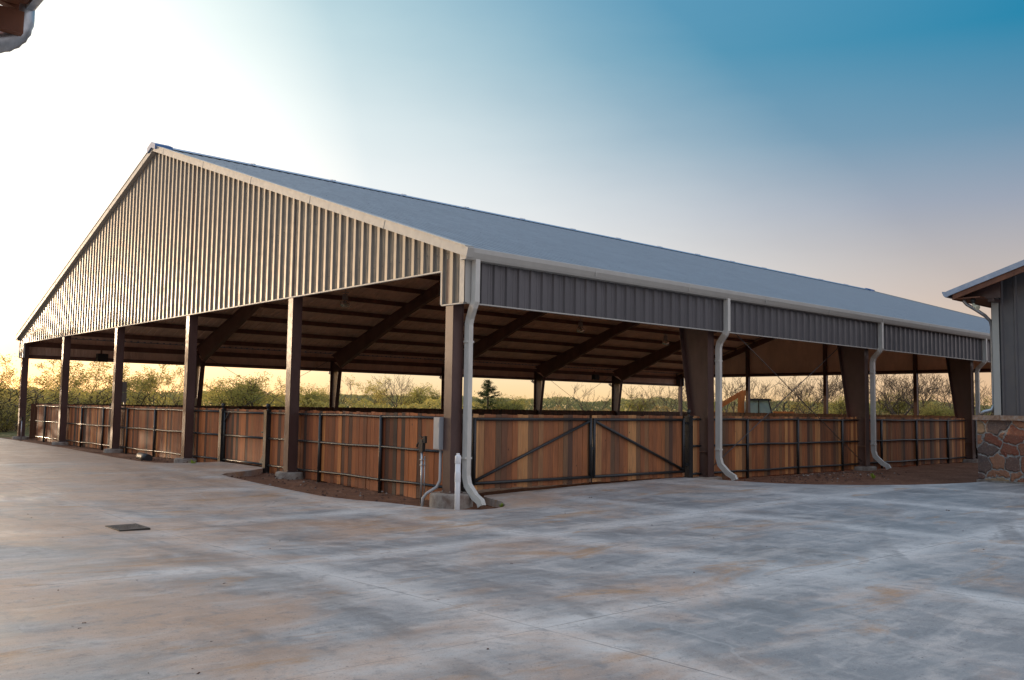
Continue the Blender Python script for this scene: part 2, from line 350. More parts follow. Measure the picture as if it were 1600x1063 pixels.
# ------------------------------------------------------------------ pavement
edge = [(-1.15,29.6),(-1.2,24),(-1.29,19.1),(-1.5,15),(-1.61,13.1),(-1.62,11.2),(-1.5,10.5),(-1.25,10.15),(-.9,10.02),(-.3,10.05),(.12,10.1),(.14,9.6),(.14,7.7),
        (.0,7.42),(-.5,7.0),(-.95,6.72),(-1.3,6.58),(-1.52,6.3),(-1.62,5.7),(-1.66,4.3),(-1.64,3),(-1.6,1.85),(-1.4,1.05),(-1.14,.44),(-1.0,-.3),(-.9,-.85),(-.72,-1.22),(-.5,-1.42),(-.22,-1.48),
        (.08,-1.38),(.3,-1.14),(.5,-.8),(.62,-.4),(.72,-.05),(.85,.08),(3.4,.085),(6.3,.085),(6.75,.0),(6.85,-.5),(6.95,-1.3),(7.15,-2.1),(7.6,-2.8),(8.3,-3.4),(9.2,-3.95),(10.3,-4.35),(11.3,-4.55),(11.88,-4.6)]
outer = [(11.88,-40),(-45,-40),(-45,31)]
bd = edge + outer + [(-3,30.6)]
def inside(x, y):
    c = False; n = len(bd)
    for i in range(n):
        (x1,y1),(x2,y2) = bd[i], bd[i-1]
        if (y1 > y) != (y2 > y) and x < (x2-x1)*(y-y1)/(y2-y1)+x1: c = not c
    return c
pts = [Vector(p) for p in bd]; nb = len(bd)
gx = -44
while gx < 11.6:
    gy = -39
    while gy < 30:
        if inside(gx, gy) and all((gx-bx)**2+(gy-by)**2 > .15 for bx, by in bd): pts.append(Vector((gx+rnd.uniform(-.05,.05), gy)))
        gy += .7 if gy > -14 else 3
    gx += .7 if gx > -14 else 3
r = delaunay_2d_cdt(pts, [(i, (i+1) % nb) for i in range(nb)], [], 1, 1e-5)
mb = MB(); mb.add([(p.x, p.y, gz(p.x, p.y)) for p in r[0]], [tuple(f) for f in r[2]], 0, True)
for i in range(nb):
    a, b = bd[i], bd[(i+1) % nb]
    mb.add([(a[0],a[1],gz(*a)), (b[0],b[1],gz(*b)), (b[0],b[1],gz(*b)-.25), (a[0],a[1],gz(*a)-.25)], [(0,1,2,3)])
pv = mb.build('pavement', M['concrete']); tag(pv, kind='structure')

# ------------------------------------------------------------------ the arena barn
barn = thing('arena_barn', (0,0,0), 'large open-sided riding arena with grey ribbed metal gable and long metal roof', 'barn')
def rib_profile(a, b, start=0, hs=1.):
    """(position, offset) list across ribbed sheet from a to b: narrow raised ribs every 0.305 m"""
    out = []; p = .3048; x = a
    pr = [(0,0),(.042,0),(.048,.007),(.060,.007),(.066,0),(.100,0),(.106,.007),(.118,.007),(.124,0),(.155,0),(.175,.038),(.255,.038),(.275,0)]
    i0 = math.floor((a-start)/p)
    for i in range(i0, int((b-start)/p)+2):
        for q, o in pr:
            t = start + i*p + q
            if a < t < b: out.append((t, o*hs))
    return [(a, 0)] + out + [(b, 0)]
def screws_gable(mb, x, y, z, sgn):
    mb.box((x, y-.009, z-.009), (x+sgn*.012, y+.009, z+.009), 1)

def gable(x, sgn, name):
    """wall sheet in plane x, ribs towards sgn"""
    mb = MB()
    prof = rib_profile(-OV, W+OV, .02); vs = []; fs = []
    ybr = .22
    P2 = []
    for t, o in prof: P2.append((t, o))
    for brk in (ybr, W-ybr, W/2):
        P2.append((brk, None))
    P2.sort(key=lambda q: q[0])
    for i, (t, o) in enumerate(P2):
        if o is None:
            o = P2[i-1][1] if i else 0; P2[i] = (t, o)
    for i in range(len(P2)-1):
        (t0,o0),(t1,o1) = P2[i], P2[i+1]
        if t1-t0 < 1e-6: continue
        mid = (t0+t1)/2; zb = ZS if (mid < ybr or mid > W-ybr) else ZG
        b = len(mb.v)
        mb.add([(x+sgn*o0,t0,zb),(x+sgn*o1,t1,zb),(x+sgn*o1,t1,roofz(t1)-.03),(x+sgn*o0,t0,roofz(t0)-.03)], [(0,1,2,3)])
    # screw heads on girt lines
    for zz in (4.35, 5.6, 6.9, 8.2):
        y = .02+.1
        while y < W:
            if roofz(y) > zz+.15: screws_gable(mb, x, y, zz+rnd.uniform(-.02,.02), sgn)
            y += .3048
    return mb.build(name, [M['siding'], M['screw']], barn)
gable(-OU, -1, 'gable_siding'); gable(L+OU, 1, 'gable_siding')

def side(y, sgn, mat_):
    mb = MB(); prof = rib_profile(-OU, L+OU, .07)
    for i in range(len(prof)-1):
        (t0,o0),(t1,o1) = prof[i], prof[i+1]
        mb.add([(t0,y+sgn*o0,ZS),(t1,y+sgn*o1,ZS),(t1,y+sgn*o1,4.355),(t0,y+sgn*o0,4.355)], [(0,1,2,3)])
    return mb.build('fascia_siding', mat_, barn)
side(-OV, -1, M['siding_dark']); side(W+OV, 1, M['siding_dark'])  # darker copy of the gable siding, shade of the sides put into its colour

# roof sheets
def roof_slope(near):
    mb = MB(); prof = rib_profile(-OU-.10, L+OU+.10, .1, .62); vs = []
    e = -.60
    def P(u, y, o):
        yy = y if near else W-y
        return (u, yy, 4.33 + SL*(y+.62) + o)
    cuts = [e + (W/2-e)*j/8 for j in range(9)]
    for i in range(len(prof)-1):
        (t0,o0),(t1,o1) = prof[i], prof[i+1]
        for j in range(8):
            mb.add([P(t0,cuts[j],o0),P(t1,cuts[j],o1),P(t1,cuts[j+1],o1),P(t0,cuts[j+1],o0)], [(0,1,2,3) if near else (3,2,1,0)])
    if near:
        y = .4
        while y < W/2:
            u = .05
            while u < L:
                z = 4.33+SL*(y+.62)+.004; yy = y + rnd.uniform(-.01,.01)
                if rnd.random() < .5:
                    q_ = .022
                    mb.add([(u-q_,yy-q_,z-.01),(u+q_,yy-q_,z-.01),(u+q_,yy+q_,z+.003),(u-q_,yy+q_,z+.003),(u,yy,z+.03)], [(0,1,4),(1,2,4),(2,3,4),(3,0,4)], 1)
                u += .3048
            y += 1.52
    return mb.build('roof_sheet', [M['roof'], M['screw']], barn)
roof_slope(True); roof_slope(False)
# liner just under the roof (the dark underside of the sheets)
for near in (True, False):
    mb = MB(); prof = rib_profile(-OU+.03, L+OU-.03, .1)
    for i in range(len(prof)-1):
        (t0,o0),(t1,o1) = prof[i], prof[i+1]
        def Q(u, y, o): return (u, y if near else W-y, 4.30 + SL*(y+.62) + o)
        mb.add([Q(t0,-.40,o0),Q(t0,W/2,o0),Q(t1,W/2,o1),Q(t1,-.40,o1)], [(0,1,2,3)])
    mb.build('roof_underside', M['roof_under'], barn)
# inside face of the wall sheets
for x in (-OU+.03, L+OU-.03):
    mb = MB(); mb.add([(x,-.36,ZG+.02),(x,W+.36,ZG+.02),(x,W+.36,roofz(W+.36)-.08),(x,W/2,roofz(W/2)-.08),(x,-.36,roofz(-.36)-.08)], [(0,1,2,3,4)])
    mb.build('gable_liner', M['roof_under'], barn)
for y in (-OV+.035, W+OV-.035):
    mb = MB(); prof = rib_profile(0, L, .07)
    s_ = 1 if y > 0 else -1
    for i in range(len(prof)-1):
        (t0,o0),(t1,o1) = prof[i], prof[i+1]
        mb.add([(t0,y+s_*o0*.4,ZS+.03),(t1,y+s_*o1*.4,ZS+.03),(t1,y+s_*o1*.4,4.345),(t0,y+s_*o0*.4,4.345)], [(0,1,2,3)])
    mb.build('fascia_liner', M['roof_under'], barn)
# purlins
for near in (True, False):
    y = .55
    while y < W/2:
        mb = MB(); yy = y if near else W-y; z = 4.28+SL*(y+.62); s_ = 1 if near else -1
        mb.box((.0,yy-.006,z-.22),(L,yy+.006,z-.015)); mb.box((.0,yy-s_*.07,z-.222),(L,yy,z-.21)); mb.box((.0,yy,z-.03),(L,yy+s_*.07,z-.02))
        mb.build('purlin', M['steel_dark'], barn)
        y += 1.52
# eave struts
for y in (-.3, W+.3):
    mb = MB(); mb.box((0,y-.05,ZS+.5),(L,y+.05,ZS+.72)); mb.box((0,y-.04,ZS+.012),(L,y+.09 if y < 0 else y+.04,ZS+.14)); mb.build('eave_strut', M['steel_dark'], barn)
# girts behind the gables
for x, s_ in ((-OU+.05, 1), (L+OU-.05, -1)):
    mb = MB(); mb.box((x, -.3, ZG+.03), (x+s_*.2, W+.3, ZG+.05)); mb.box((x, -.3, ZG+.05), (x+s_*.02, W+.3, ZG+.2)); mb.build('gable_girt', M['steel_dark'], barn)
# main frames: column and rafter pairs
def isec(mb, pts_out, pts_in, x, w, t=.012):
    """tapered I: web between two polylines (y,z), flanges along them"""
    n = len(pts_out)
    for i in range(n-1):
        a, b, c, d = pts_out[i], pts_out[i+1], pts_in[i+1], pts_in[i]
        mb.prism([(x-t/2,)+a, (x-t/2,)+b, (x-t/2,)+c, (x-t/2,)+d], (t,0,0))
        for p, q in ((a, b), (d, c)):
            mb.beam((x,)+p, (x,)+q, w, .014, (0, 0, 1) if abs(p[0]-q[0]) > abs(p[1]-q[1]) else (0, 1, 0))
for n in range(1, 6):
    x = n*BU
    for near in (True, False):
        f = (lambda y: y) if near else (lambda y: W-y)
        mb = MB()
        isec(mb, [(f(-.12), -.02), (f(-.12), 3.95)], [(f(.24), -.02), (f(.72), 3.55)], x, .24)
        mb.box((x-.16, f(-.17), -.02), (x+.16, f(.30), .0)); mb.box((x-.11, f(-.1), .55), (x+.11, f(.25), .565))
        mb.build('column', M['steel'], barn)
        mb = MB()
        zt = lambda y: 4.05+SL*(y+.62)
        ya, yb, yc = -.10, 7., W/2-.004
        isec(mb, [(f(ya), zt(ya)), (f(yb), zt(yb)), (f(yc), zt(yc))], [(f(.74), 3.56), (f(yb), zt(yb)-.52), (f(yc), zt(yc)-.62)], x, .22)
        mb.build('rafter', M['steel_dark'], barn)
# end frames: posts and rafters
for e, x in enumerate((0, L)):
    for n in range(6):
        y = n*BV; mb = MB(); a, b = .124, .109
        z1 = roofz(y)-.3
        # H section boxed by flanges: flanges face the gable, web between, with a closing channel
        mb.box((x-a, y-b, .0), (x-a+.016, y+b, z1)); mb.box((x+a-.016, y-b, .0), (x+a, y+b, z1)); mb.box((x-a+.016, y-b+.012, .0), (x+a-.016, y+b-.012, z1))
        mb.box((x-a-.03, y-b-.03, -.012), (x+a+.03, y+b+.03, .004))
        mb.build('end_post', M['steel'], barn)
        mb = MB()
        R = .39 if n in (0,) else .33
        mb.lathe((x, y, 0), [(0, -.012), (R-.02, -.014), (R, -.04), (R+.01, -.45)], 20)
        for q in range(4):
            mb.box((x+(.1 if q%2 else -.14)+.01, y+(.09 if q>1 else -.12), .004), (x+(.1 if q%2 else -.14)+.035, y+(.09 if q>1 else -.12)+.025, .03))
        mb.build('footing', M['footing'], barn)
    for near in (True, False):
        f = (lambda y: y) if near else (lambda y: W-y); mb = MB(); xx = x+(.04 if x == 0 else -.04)
        zt = lambda y: 4.05+SL*(y+.62)
        isec(mb, [(f(-.1), zt(-.1)), (f(W/2), zt(W/2))], [(f(-.1), zt(-.1)-.32), (f(W/2), zt(W/2)-.32)], xx, .18); mb.build('rafter', M['steel_dark'], barn)
for n in range(1, 6):
    for y in (.05, W-.05):
        mb = MB(); mb.lathe((n*BU, y, 0), [(0,-.022),(.38,-.024),(.40,-.05),(.41,-.45)], 20); mb.build('footing', M['footing'], barn)
# gutters, rake and corner trim
for near in (True, False):
    f = (lambda y: y) if near else (lambda y: W-y); mb = MB()
    prof = [(-.43,4.15),(-.60,4.15),(-.625,4.19),(-.66,4.27),(-.66,4.35),(-.645,4.36)]
    th = [(-.43,4.155),(-.595,4.155),(-.62,4.195),(-.655,4.27),(-.655,4.32)]
    x0, x1 = -OU-.13, L+OU+.13
    for i in range(len(prof)-1):
        a, b = prof[i], prof[i+1]
        mb.add([(x0,f(a[0]),a[1]),(x1,f(a[0]),a[1]),(x1,f(b[0]),b[1]),(x0,f(b[0]),b[1])], [(0,1,2,3)])
    for x in (x0, x1): mb.add([(x,f(p[0]),p[1]) for p in prof] + [(x,f(-.43),4.33)], [tuple(range(7))])
    x = 3.05
    while x < L: mb.box((x-.012, f(-.664), 4.20), (x+.012, f(-.655), 4.33)); x += 3.05
    mb.build('gutter', M['trim'], barn)
    for x, s_ in ((-OU, -1), (L+OU, 1)):
        mb = MB()
        a = (x+s_*.075, f(-.66), roofz(-.66)-.055); b = (x+s_*.075, f(W/2), roofz(W/2)-.055)
        mb.beam(a, b, .15, .17)
        a = (x+s_*.07, f(-.62), roofz(-.62)+.045); b = (x+s_*.07, f(W/2-.02), roofz(W/2-.02)+.045); mb.beam(a, b, .19, .02)
        y = 2.
        while y < W/2: mb.beam((x+s_*.077, f(y), roofz(y)-.052), (x+s_*.077, f(y+.05), roofz(y+.05)-.052), .156, .178); y += 3.05
        mb.build('rake_trim', M['trim'], barn)
        mb = MB()
        mb.box((x+s_*.045, f(-OV-.045), ZS-.002), (x+s_*.035, f(-OV+.10), 4.20)); mb.box((x+s_*.045, f(-OV-.045), ZS-.002), (x-s_*.15, f(-OV-.035), 4.20))
        mb.build('corner_trim', M['trim'], barn)
    mb = MB(); mb.box((-OU+.02, f(-OV-.042), ZS-.022), (L+OU, f(-OV+.02), ZS)); mb.build('fascia_trim', M['trim'], barn)
for x, s_ in ((-OU, -1), (L+OU, 1)):
    mb = MB(); mb.box((x+s_*.036, .225, ZG-.025), (x-s_*.03, W-.225, ZG))
    for a, b in ((-OV, .223), (W-.223, W+OV)): mb.box((x+s_*.036, a, ZS-.025), (x-s_*.03, b, ZS-.002))
    for y in (.205, W-.25): mb.box((x+s_*.037, y, ZS-.002), (x-s_*.03, y+.045, ZG-.026))
    mb.build('gable_base_trim', M['trim'], barn)
mb = MB(); zr = roofz(W/2)
for s_ in (1, -1):
    mb.add([(-OU-.16, W/2, zr+.085), (L+OU+.16, W/2, zr+.085), (L+OU+.16, W/2+s_*.32, zr-SL*.32+.05), (-OU-.16, W/2+s_*.32, zr-SL*.32+.05)], [(0,1,2,3)])
u = 3.
while u < L: mb.beam((u, W/2-.3, zr+.01), (u, W/2, zr+.105), .05, .02); u += 3.05
mb.build('ridge_cap', M['bluetrim'], barn)
for x, dx_ in ((-OU-.20, .55), (L+OU+.20, -.55)):
    mc = MB(); mc.prism([(x,W/2,zr+.13),(x,W/2+.34,zr+.005),(x,W/2+.34,zr-.16),(x,W/2,zr-.04),(x,W/2-.34,zr-.16),(x,W/2-.34,zr+.005)], (dx_,0,0))
    mc.build('ridge_end_cap', M['bluecap'], barn)
# downspouts
def downspout(x, near, last=False):
    f = (lambda y: y) if near else (lambda y: W-y); mb = MB(); x1 = x + (.03 if x else 0)
    zb = gz(x, -1) - .09
    p = [(x, f(-.55), 4.17), (x, f(-.55), 3.42), (x, f(-.50), 3.33), (x+.12, f(-.27), 3.16), (x+.13, f(-.22), 3.04), (x+.14, f(-.21), zb+.52), (x+.14, f(-.26), zb+.36), (x+.14, f(-.47), zb+.17), (x+.14, f(-.62), zb+.10), (x+.14, f(-.66), zb+.02)]
    mb.tube(p, .06, rect=(.125, .10))
    for z in (.6, 2.7): mb.box((x+.06, f(-.268), z), (x+.22, f(-.155), z+.035))
    mb.build('downspout', M['spout'], barn)
for n in range(6):
    downspout(n*BU + (.03 if n == 0 else .05), True); 
    if n: downspout(n*BU+.05, False)
# brace rods
def rod(a, b): mb = MB(); mb.tube([a, b], .011, 6); mb.build('brace_rod', M['blackcable'], barn)
for y, x0 in ((.0, BU), (W, BU), (W, 4*BU)):
    rod((x0+.15, y, 4.0), (x0+BU-.12, y, .12)); rod((x0+BU-.15, y+.03, 4.0), (x0+.12, y+.03, .12))

# ------------------------------------------------------------------ lamps and speakers under the roof
def lamp(x, y):
    z = roofz(y)-.35; t = thing('high_bay_lamp', (x,y,z), 'clear-domed round lamp hanging under the arena roof', 'lamp', 'high bay lamps under the arena roof')
    mb = MB(); mb.tube([(x,y,z+.3),(x,y,z+.02)], .018, 6); mb.box((x-.2,y-.02,z+.10),(x+.2,y+.02,z+.13)); mb.build('hanger', M['galv'], t)
    mb = MB(); mb.lathe((x,y,z), [(0,.04),(.11,.03),(.13,-.08),(.14,-.22),(.15,-.25)], 16); mb.build('housing', M['boxgrey'], t)
    mb = MB(); mb.lathe((x,y,z-.25), [(.15,0),(.22,-.10),(.25,-.22),(.16,-.30),(0,-.33)], 16); mb.build('lamp_shade', M['glass'], t)
    return t
l1 = lamp(1.5*BU, 22.9); l1['label'] = 'clear-domed round lamp under the arena roof near the front gable edge'
l2 = lamp(3.58*BU, 23.2); l2['label'] = 'clear-domed round lamp, left one of the two below the grey side fascia'
l3 = lamp(4.7*BU, 23.8); l3['label'] = 'clear-domed round lamp under the arena roof nearest the wide tapered brown column'
def speaker(x, y, z, lab):
    t = thing('loudspeaker', (x,y,z), lab, 'speaker', 'dark loudspeakers under the far eave')
    mb = MB(); mb.box((x-.22,y-.16,z-.18),(x+.22,y+.16,z+.18)); mb.build('cabinet', M['darkplastic'], t)
    mb = MB(); mb.box((x-.03,y+.10,z+.18),(x+.03,y+.16,z+.42)); mb.build('bracket', M['steel_dark'], t)
speaker(34.8+.5, W-.8, 3.72, 'small dark box speaker under the far eave, right of the lamps')
speaker(2.9, W-.9, 3.5, 'small dark box speaker under the far eave at the left end of the arena')

# ------------------------------------------------------------------ fences and gates
def boards(mb, a, b, axis, off, z0, z1, th=.02, zf=None):
    t = a
    while t < b-.03:
        w = min(rnd.choice((.135,.14,.145)), b-t); o = off + rnd.uniform(-.004,.004); zt = z1 + rnd.uniform(-.012,.012); zb = z0 + (zf(t) if zf else 0) + rnd.uniform(-.01,.01)
        g = rnd.uniform(.002,.007)
        if axis == 'y': mb.box((o, t+g/2, zb), (o+th, t+w-g/2, zt))
        else: mb.box((t+g/2, o, zb), (t+w-g/2, o+th, zt))
        t += w
def fence(name, a, b, axis, off, out, posts, lab, group=None, rails=(.05,.70,1.32), z1=1.40, wood_='wood', sag=0, railmat='railpaint'):
    """boards at off, rails and posts on the 'out' side"""
    loc = (off, a, 0) if axis == 'y' else (a, off, 0)
    t = thing(name, loc, lab, 'fence', group)
    mb = MB(); zf = (lambda s: gz(off, s)*1.1-.11) if axis == 'y' else (lambda s: gz(s, off)-.11)
    boards(mb, a, b, axis, off, 0, z1, .02, zf); mb.build('board_panel', M[wood_], t)
    for z in rails:
        mb = MB(); p = []
        n = max(2, int((b-a)/1.2))
        for i in range(n+1):
            s = a+(b-a)*i/n; wv = (.010 if 0 < i < n else 0)*math.sin(i*2.3+z*5)
            c = off + out*.034
            p.append((c, s, z+wv) if axis == 'y' else (s, c, z+wv))
        mb.tube(p, .026, 8); mb.build('rail', M[railmat], t)
    for s in posts:
        mb = MB(); c = off + (out*.034 if not sag else out*.034); c2 = off+out*.04
        x, y = (c2, s) if axis == 'y' else (s, c2)
        mb.tube([(x,y,-.4),(x,y,1.345)], .036, 10); mb.build('post', M['black'], t)
    return t
GP = (7.55, 10.15)
fence('board_fence', .24, GP[0]-.1, 'y', .185, -1, [2.55, 5.0], 'reddish cedar board fence between the front corner post and the small walk gate', 'perimeter board fences')
fence('board_fence', GP[1]+.1, 28.6, 'y', .185, -1, [12.6+2.44*i for i in range(7)], 'reddish cedar board fence running left from the walk gate to the arena end', 'perimeter board fences')
seg = [(7.12, 7.48), (7.80, 15.06), (15.44, 22.68), (23.06, 30.3), (30.68, 37.9), (38.3, 45.6)]
labs = ['narrow strip of board fence between the double gate and first wide column', 'weathered board fence with black rails between the first and second wide columns',
        'dark board fence with black rails right of the second wide column', 'board fence continuing behind the stone-faced building past its nearest column',
        'board fence fifth bay hidden behind the stone-faced building', 'board fence last bay at the far right end of the arena']
for (a, b), lb in zip(seg, labs):
    fence('board_fence', a, b, 'x', .10, -1, [p for p in [9.40+2.36*i for i in range(16)] if a+.2 < p < b-.2], lb, 'perimeter board fences', wood_='wood_grey', railmat='black')
fence('board_fence', .3, L-.2, 'x', W-.12, 1, [2+2.44*i for i in range(17)], 'dark far-side board fence whose top edge shows just above the near fence', 'perimeter board fences', z1=1.42, wood_='wood_shaded', railmat='black')
fence('board_fence', .3, W-.3, 'y', L-.15, 1, [2+2.44*i for i in range(11)], 'dark board fence across the far right end of the arena in front of the backhoe', 'perimeter board fences', z1=1.43, wood_='wood_shaded', railmat='black')

def gate_post(x, y, w, h, lab, zb=-.1):
    t = thing('gate_post', (x,y,0), lab, 'gate post', 'black gate posts with ball tops')
    mb = MB(); mb.box((x-w/2,y-w/2,zb-.3),(x+w/2,y+w/2,h)); mb.build('post_shaft', M['black'], t)
    mb = MB(); mb.box((x-w/2-.012,y-w/2-.012,h),(x+w/2+.012,y+w/2+.012,h+.02)); mb.build('post_cap', M['black'], t)
    mb = MB(); mb.lathe((x,y,h+.02), [(.035,0),(.02,.02),(.018,.04),(.035,.05),(.052,.075),(.058,.10),(.052,.128),(.035,.15),(0,.158)], 14); mb.build('ball_finial', M['black'], t)
gate_post(.15, GP[0], .15, 1.37, 'black steel gate post with ball top on the right of the walk gate')
gate_post(.15, GP[1], .15, 1.37, 'black steel gate post with ball top on the left of the walk gate')
gate_post(7.0, .05, .14, 1.38, 'black steel gate post with ball top at the right end of the wide double gate')
gate_post(.42, .1, .14, 1.38, 'black steel gate post right behind the white corner downspout')
# walk gate
t = thing('walk_gate', (.19, GP[0]+.1, 0), 'small board gate with black pipe frame and corner braces between two ball-topped posts', 'gate')
a, b = GP[0]+.12, GP[1]-.12
mb = MB(); boards(mb, a+.02, b-.02, 'y', .185, .02, 1.40); mb.build('board_panel', M['wood'], t)
mb = MB()
for z in (.06, .70, 1.31): mb.tube([(.15,a,z),(.15,b,z)], .026, 8)
for y in (a, b): mb.tube([(.15,y,.03),(.15,y,1.34)], .028, 8)
mb.tube([(.15,b,1.05),(.15,b-.27,1.31)], .02, 8); mb.prism([(.13,a,.08),(.13,a+.24,.08),(.13,a,.36)], (.02,0,0))
mb.build('gate_frame', M['black'], t)
mb = MB(); mb.box((.09,a+.02,.82),(.12,a+.10,.86)); mb.build('latch', M['black'], t)
# double gate
def leaf(u0, u1, flip, lab):
    t = thing('gate_leaf', (u0, .1, 0), lab, 'gate', 'two leaves of the wide gate')
    mb = MB(); boards(mb, u0+.01, u1-.01, 'x', .115, -.0, 1.40); mb.build('board_panel', M['wood_grey'], t)
    mb = MB(); y = .08
    for z in (.12, 1.31): mb.tube([(u0,y,z),(u1,y,z)], .030, 8)
    for u in (u0+.02, u1-.02): mb.tube([(u,y,.09),(u,y,1.34)], .036, 8)
    mb.build('gate_frame', M['black'], t)
    mb = MB(); p, q = ((u0+.05,y,.17),(u1-.06,y,1.27)) if not flip else ((u0+.06,y,1.27),(u1-.05,y,.17))
    mb.tube([p,q], .030, 8); mb.build('diagonal_brace', M['black'], t)
    return t
t1 = leaf(.56, 3.73, False, 'left leaf of the wide board gate with a black diagonal rising to the right')
mb = MB(); mb.box((3.66,.03,.68),(3.80,.045,.74)); mb.tube([(3.70,.03,.8),(3.70,.03,.0)], .012, 6); mb.build('latch', M['black'], t1)
t2 = leaf(3.80, 6.86, True, 'right leaf of the wide board gate with a black diagonal falling to the right')
for z in (.25, 1.2):
    mb = MB(); mb.box((6.86,.03,z),(6.95,.06,z+.06)); mb.build('hinge', M['black'], t2)

# ------------------------------------------------------------------ small things around the corner post
t = thing('electrical_box', (-.14,.21,1.0), 'tall grey electrical box on the left face of the front corner post', 'electrical box')
mb = MB(); mb.box((-.20,.115,.76),(-.02,.30,1.34)); mb.build('cabinet', M['boxgrey'], t)
mb = MB(); mb.box((-.212,.125,.775),(-.20,.29,1.325)); mb.box((-.216,.15,1.16),(-.212,.20,1.24)); mb.build('cover', M['boxgrey'], t)
mb = MB(); mb.tube([(-.11,.2,.76),(-.11,.2,.20),(-.16,.23,.08),(-.30,.33,-.03),(-.36,.37,-.12),(-.37,.38,-.40)], .028, 10)
tag(mb.build('conduit_pipe', M['conduit'], None), 'grey bent conduit running down into the dirt beside the corner footing', 'conduit')
t = thing('water_hydrant', (-.28,.55,-.25), 'upright yard hydrant with black head on a pale pipe left of the corner post', 'hydrant')
hx, hy = -.22, .62; hz = -.30
mb = MB(); mb.tube([(hx,hy,hz),(hx,hy,.72)], .021, 10); mb.tube([(hx+.045,hy-.03,hz),(hx+.045,hy-.03,.62)], .012, 8)
for z in (.45,.55): mb.box((hx-.03,hy-.04,z),(hx+.06,hy+.03,z+.015))
mb.build('standpipe', M['galv'], t)
mb = MB(); mb.box((hx-.035,hy-.055,.70),(hx+.035,hy+.045,.93)); mb.box((hx-.025,hy-.11,.86),(hx+.03,hy-.05,.99)); mb.build('head', M['iron'], t)
mb = MB(); mb.tube([(hx,hy+.04,.84),(hx-.01,hy+.10,.86),(hx-.02,hy+.13,.83),(hx-.02,hy+.135,.78)], .016, 8); mb.build('spout', M['iron'], t)
mb = MB(); mb.tube([(hx+.01,hy-.02,.95),(hx,hy+.09,1.0)], .011, 6); mb.build('handle', M['iron'], t)
t = thing('standpipe', (-.80,-1.2,-.15), 'white plastic cleanout standpipe standing in front of the corner post', 'pipe')
px_, py_ = -.80, -1.19
mb = MB(); mb.tube([(px_,py_,-.3),(px_,py_,.66)], .045, 16); mb.build('pipe', M['pvc'], t)
mb = MB(); mb.lathe((px_,py_,0), [(.046,.30),(.0495,.31),(.0495,.45),(.046,.46)], 16); mb.build('coupling', M['pvc'], t)
mb = MB(); mb.lathe((px_,py_,.60), [(.046,0),(.051,.01),(.051,.12),(.045,.135),(0,.137)], 16); mb.box((px_-.02,py_-.02,.735),(px_+.02,py_+.02,.77)); mb.build('cap', M['pvc'], t)
t = thing('water_hydrant', (-.45,28.3,-.1), 'small thin standpipe hydrant by the far left corner post', 'hydrant')
mb = MB(); mb.tube([(-.45,28.3,-.2),(-.45,28.3,.75)], .02, 8); mb.build('standpipe', M['galv'], t)
mb = MB(); mb.box((-.49,28.25,.72),(-.41,28.36,.86)); mb.tube([(-.45,28.35,.8),(-.45,28.5,.74)], .018, 6); mb.build('head', M['iron'], t)
mb = MB(); mb.tube([(.0-.62,13.3,-.06),(-.5,14.35,-.05)], [.11,.11], 16)
tag(mb.build('corrugated_pipe', M['darkplastic']), 'short black drain pipe lying in the dirt below the left fence', 'pipe')
mb = MB()
mb.tube([(-.42,4.5,-.25),(-.44,4.5,.0),(-.36,4.45,.06),(-.22,4.38,.07)], .03, 10)
# drain grate
t = thing('drain_grate', (-5.83,-.5,-.14), 'rectangular slotted iron drain grate set in the concrete', 'drain')
fx0, fx1, fy0, fy1 = -6.02, -5.62, -.78, -.22; zg = gz(-5.83,-.5)
mb = MB()
for a_, b_ in (((fx0,fy0),(fx1,fy0+.04)),((fx0,fy1-.04),(fx1,fy1)),((fx0,fy0+.04),(fx0+.04,fy1-.04)),((fx1-.04,fy0+.04),(fx1,fy1-.04))): mb.box((*a_,zg-.03),(*b_,zg+.019))
mb.build('grate_frame', M['iron'], t)
mb = MB(); y = fy0+.07
while y < fy1-.05: mb.box((fx0+.04,y,zg+.0165),(fx1-.04,y+.028,zg+.0185)); y += .085
mb.build('bars', M['footing'], t)
mb = MB(); mb.box((fx0+.035,fy0+.035,zg-.01),(fx1-.035,fy1-.035,zg+.016)); mb.build('shaft_dark_plate', M['shaft_dark'], t)  # flat black plate just below the bars, painting the darkness of the shaft
# weeds and clods
def weed(x, y, s, lab):
    mb = MB(); z = gz(x,y)-.1
    for i in range(14):
        a_ = rnd.uniform(0,2*PI); l_ = s*rnd.uniform(.5,1); d = Vector((math.cos(a_)*.6, math.sin(a_)*.6, rnd.uniform(.6,1.4))).normalized()
        side_ = Vector((-math.sin(a_), math.cos(a_), 0))*l_*.16; b_ = Vector((x,y,z))+d*l_*.2
        mb.add([b_, b_+d*l_*.5+side_, b_+d*l_, b_+d*l_*.5-side_], [(0,1,2,3)])
    tag(mb.build('weed', M['yellowleaf']), lab, 'weed')
weed(-.75,13.0-3.2,.22,'bright yellow-green weed at the concrete edge beside the third end post')
weed(.35,-.98,.13,'tiny pale weed on the dirt tip right of the corner downspout')
weed(11.4,-2.2,.16,'small green weed in the dirt below the right-hand fence')
weed(-1.35,29.3,.28,'yellow-green weed at the far left edge of the concrete')
mb = MB()
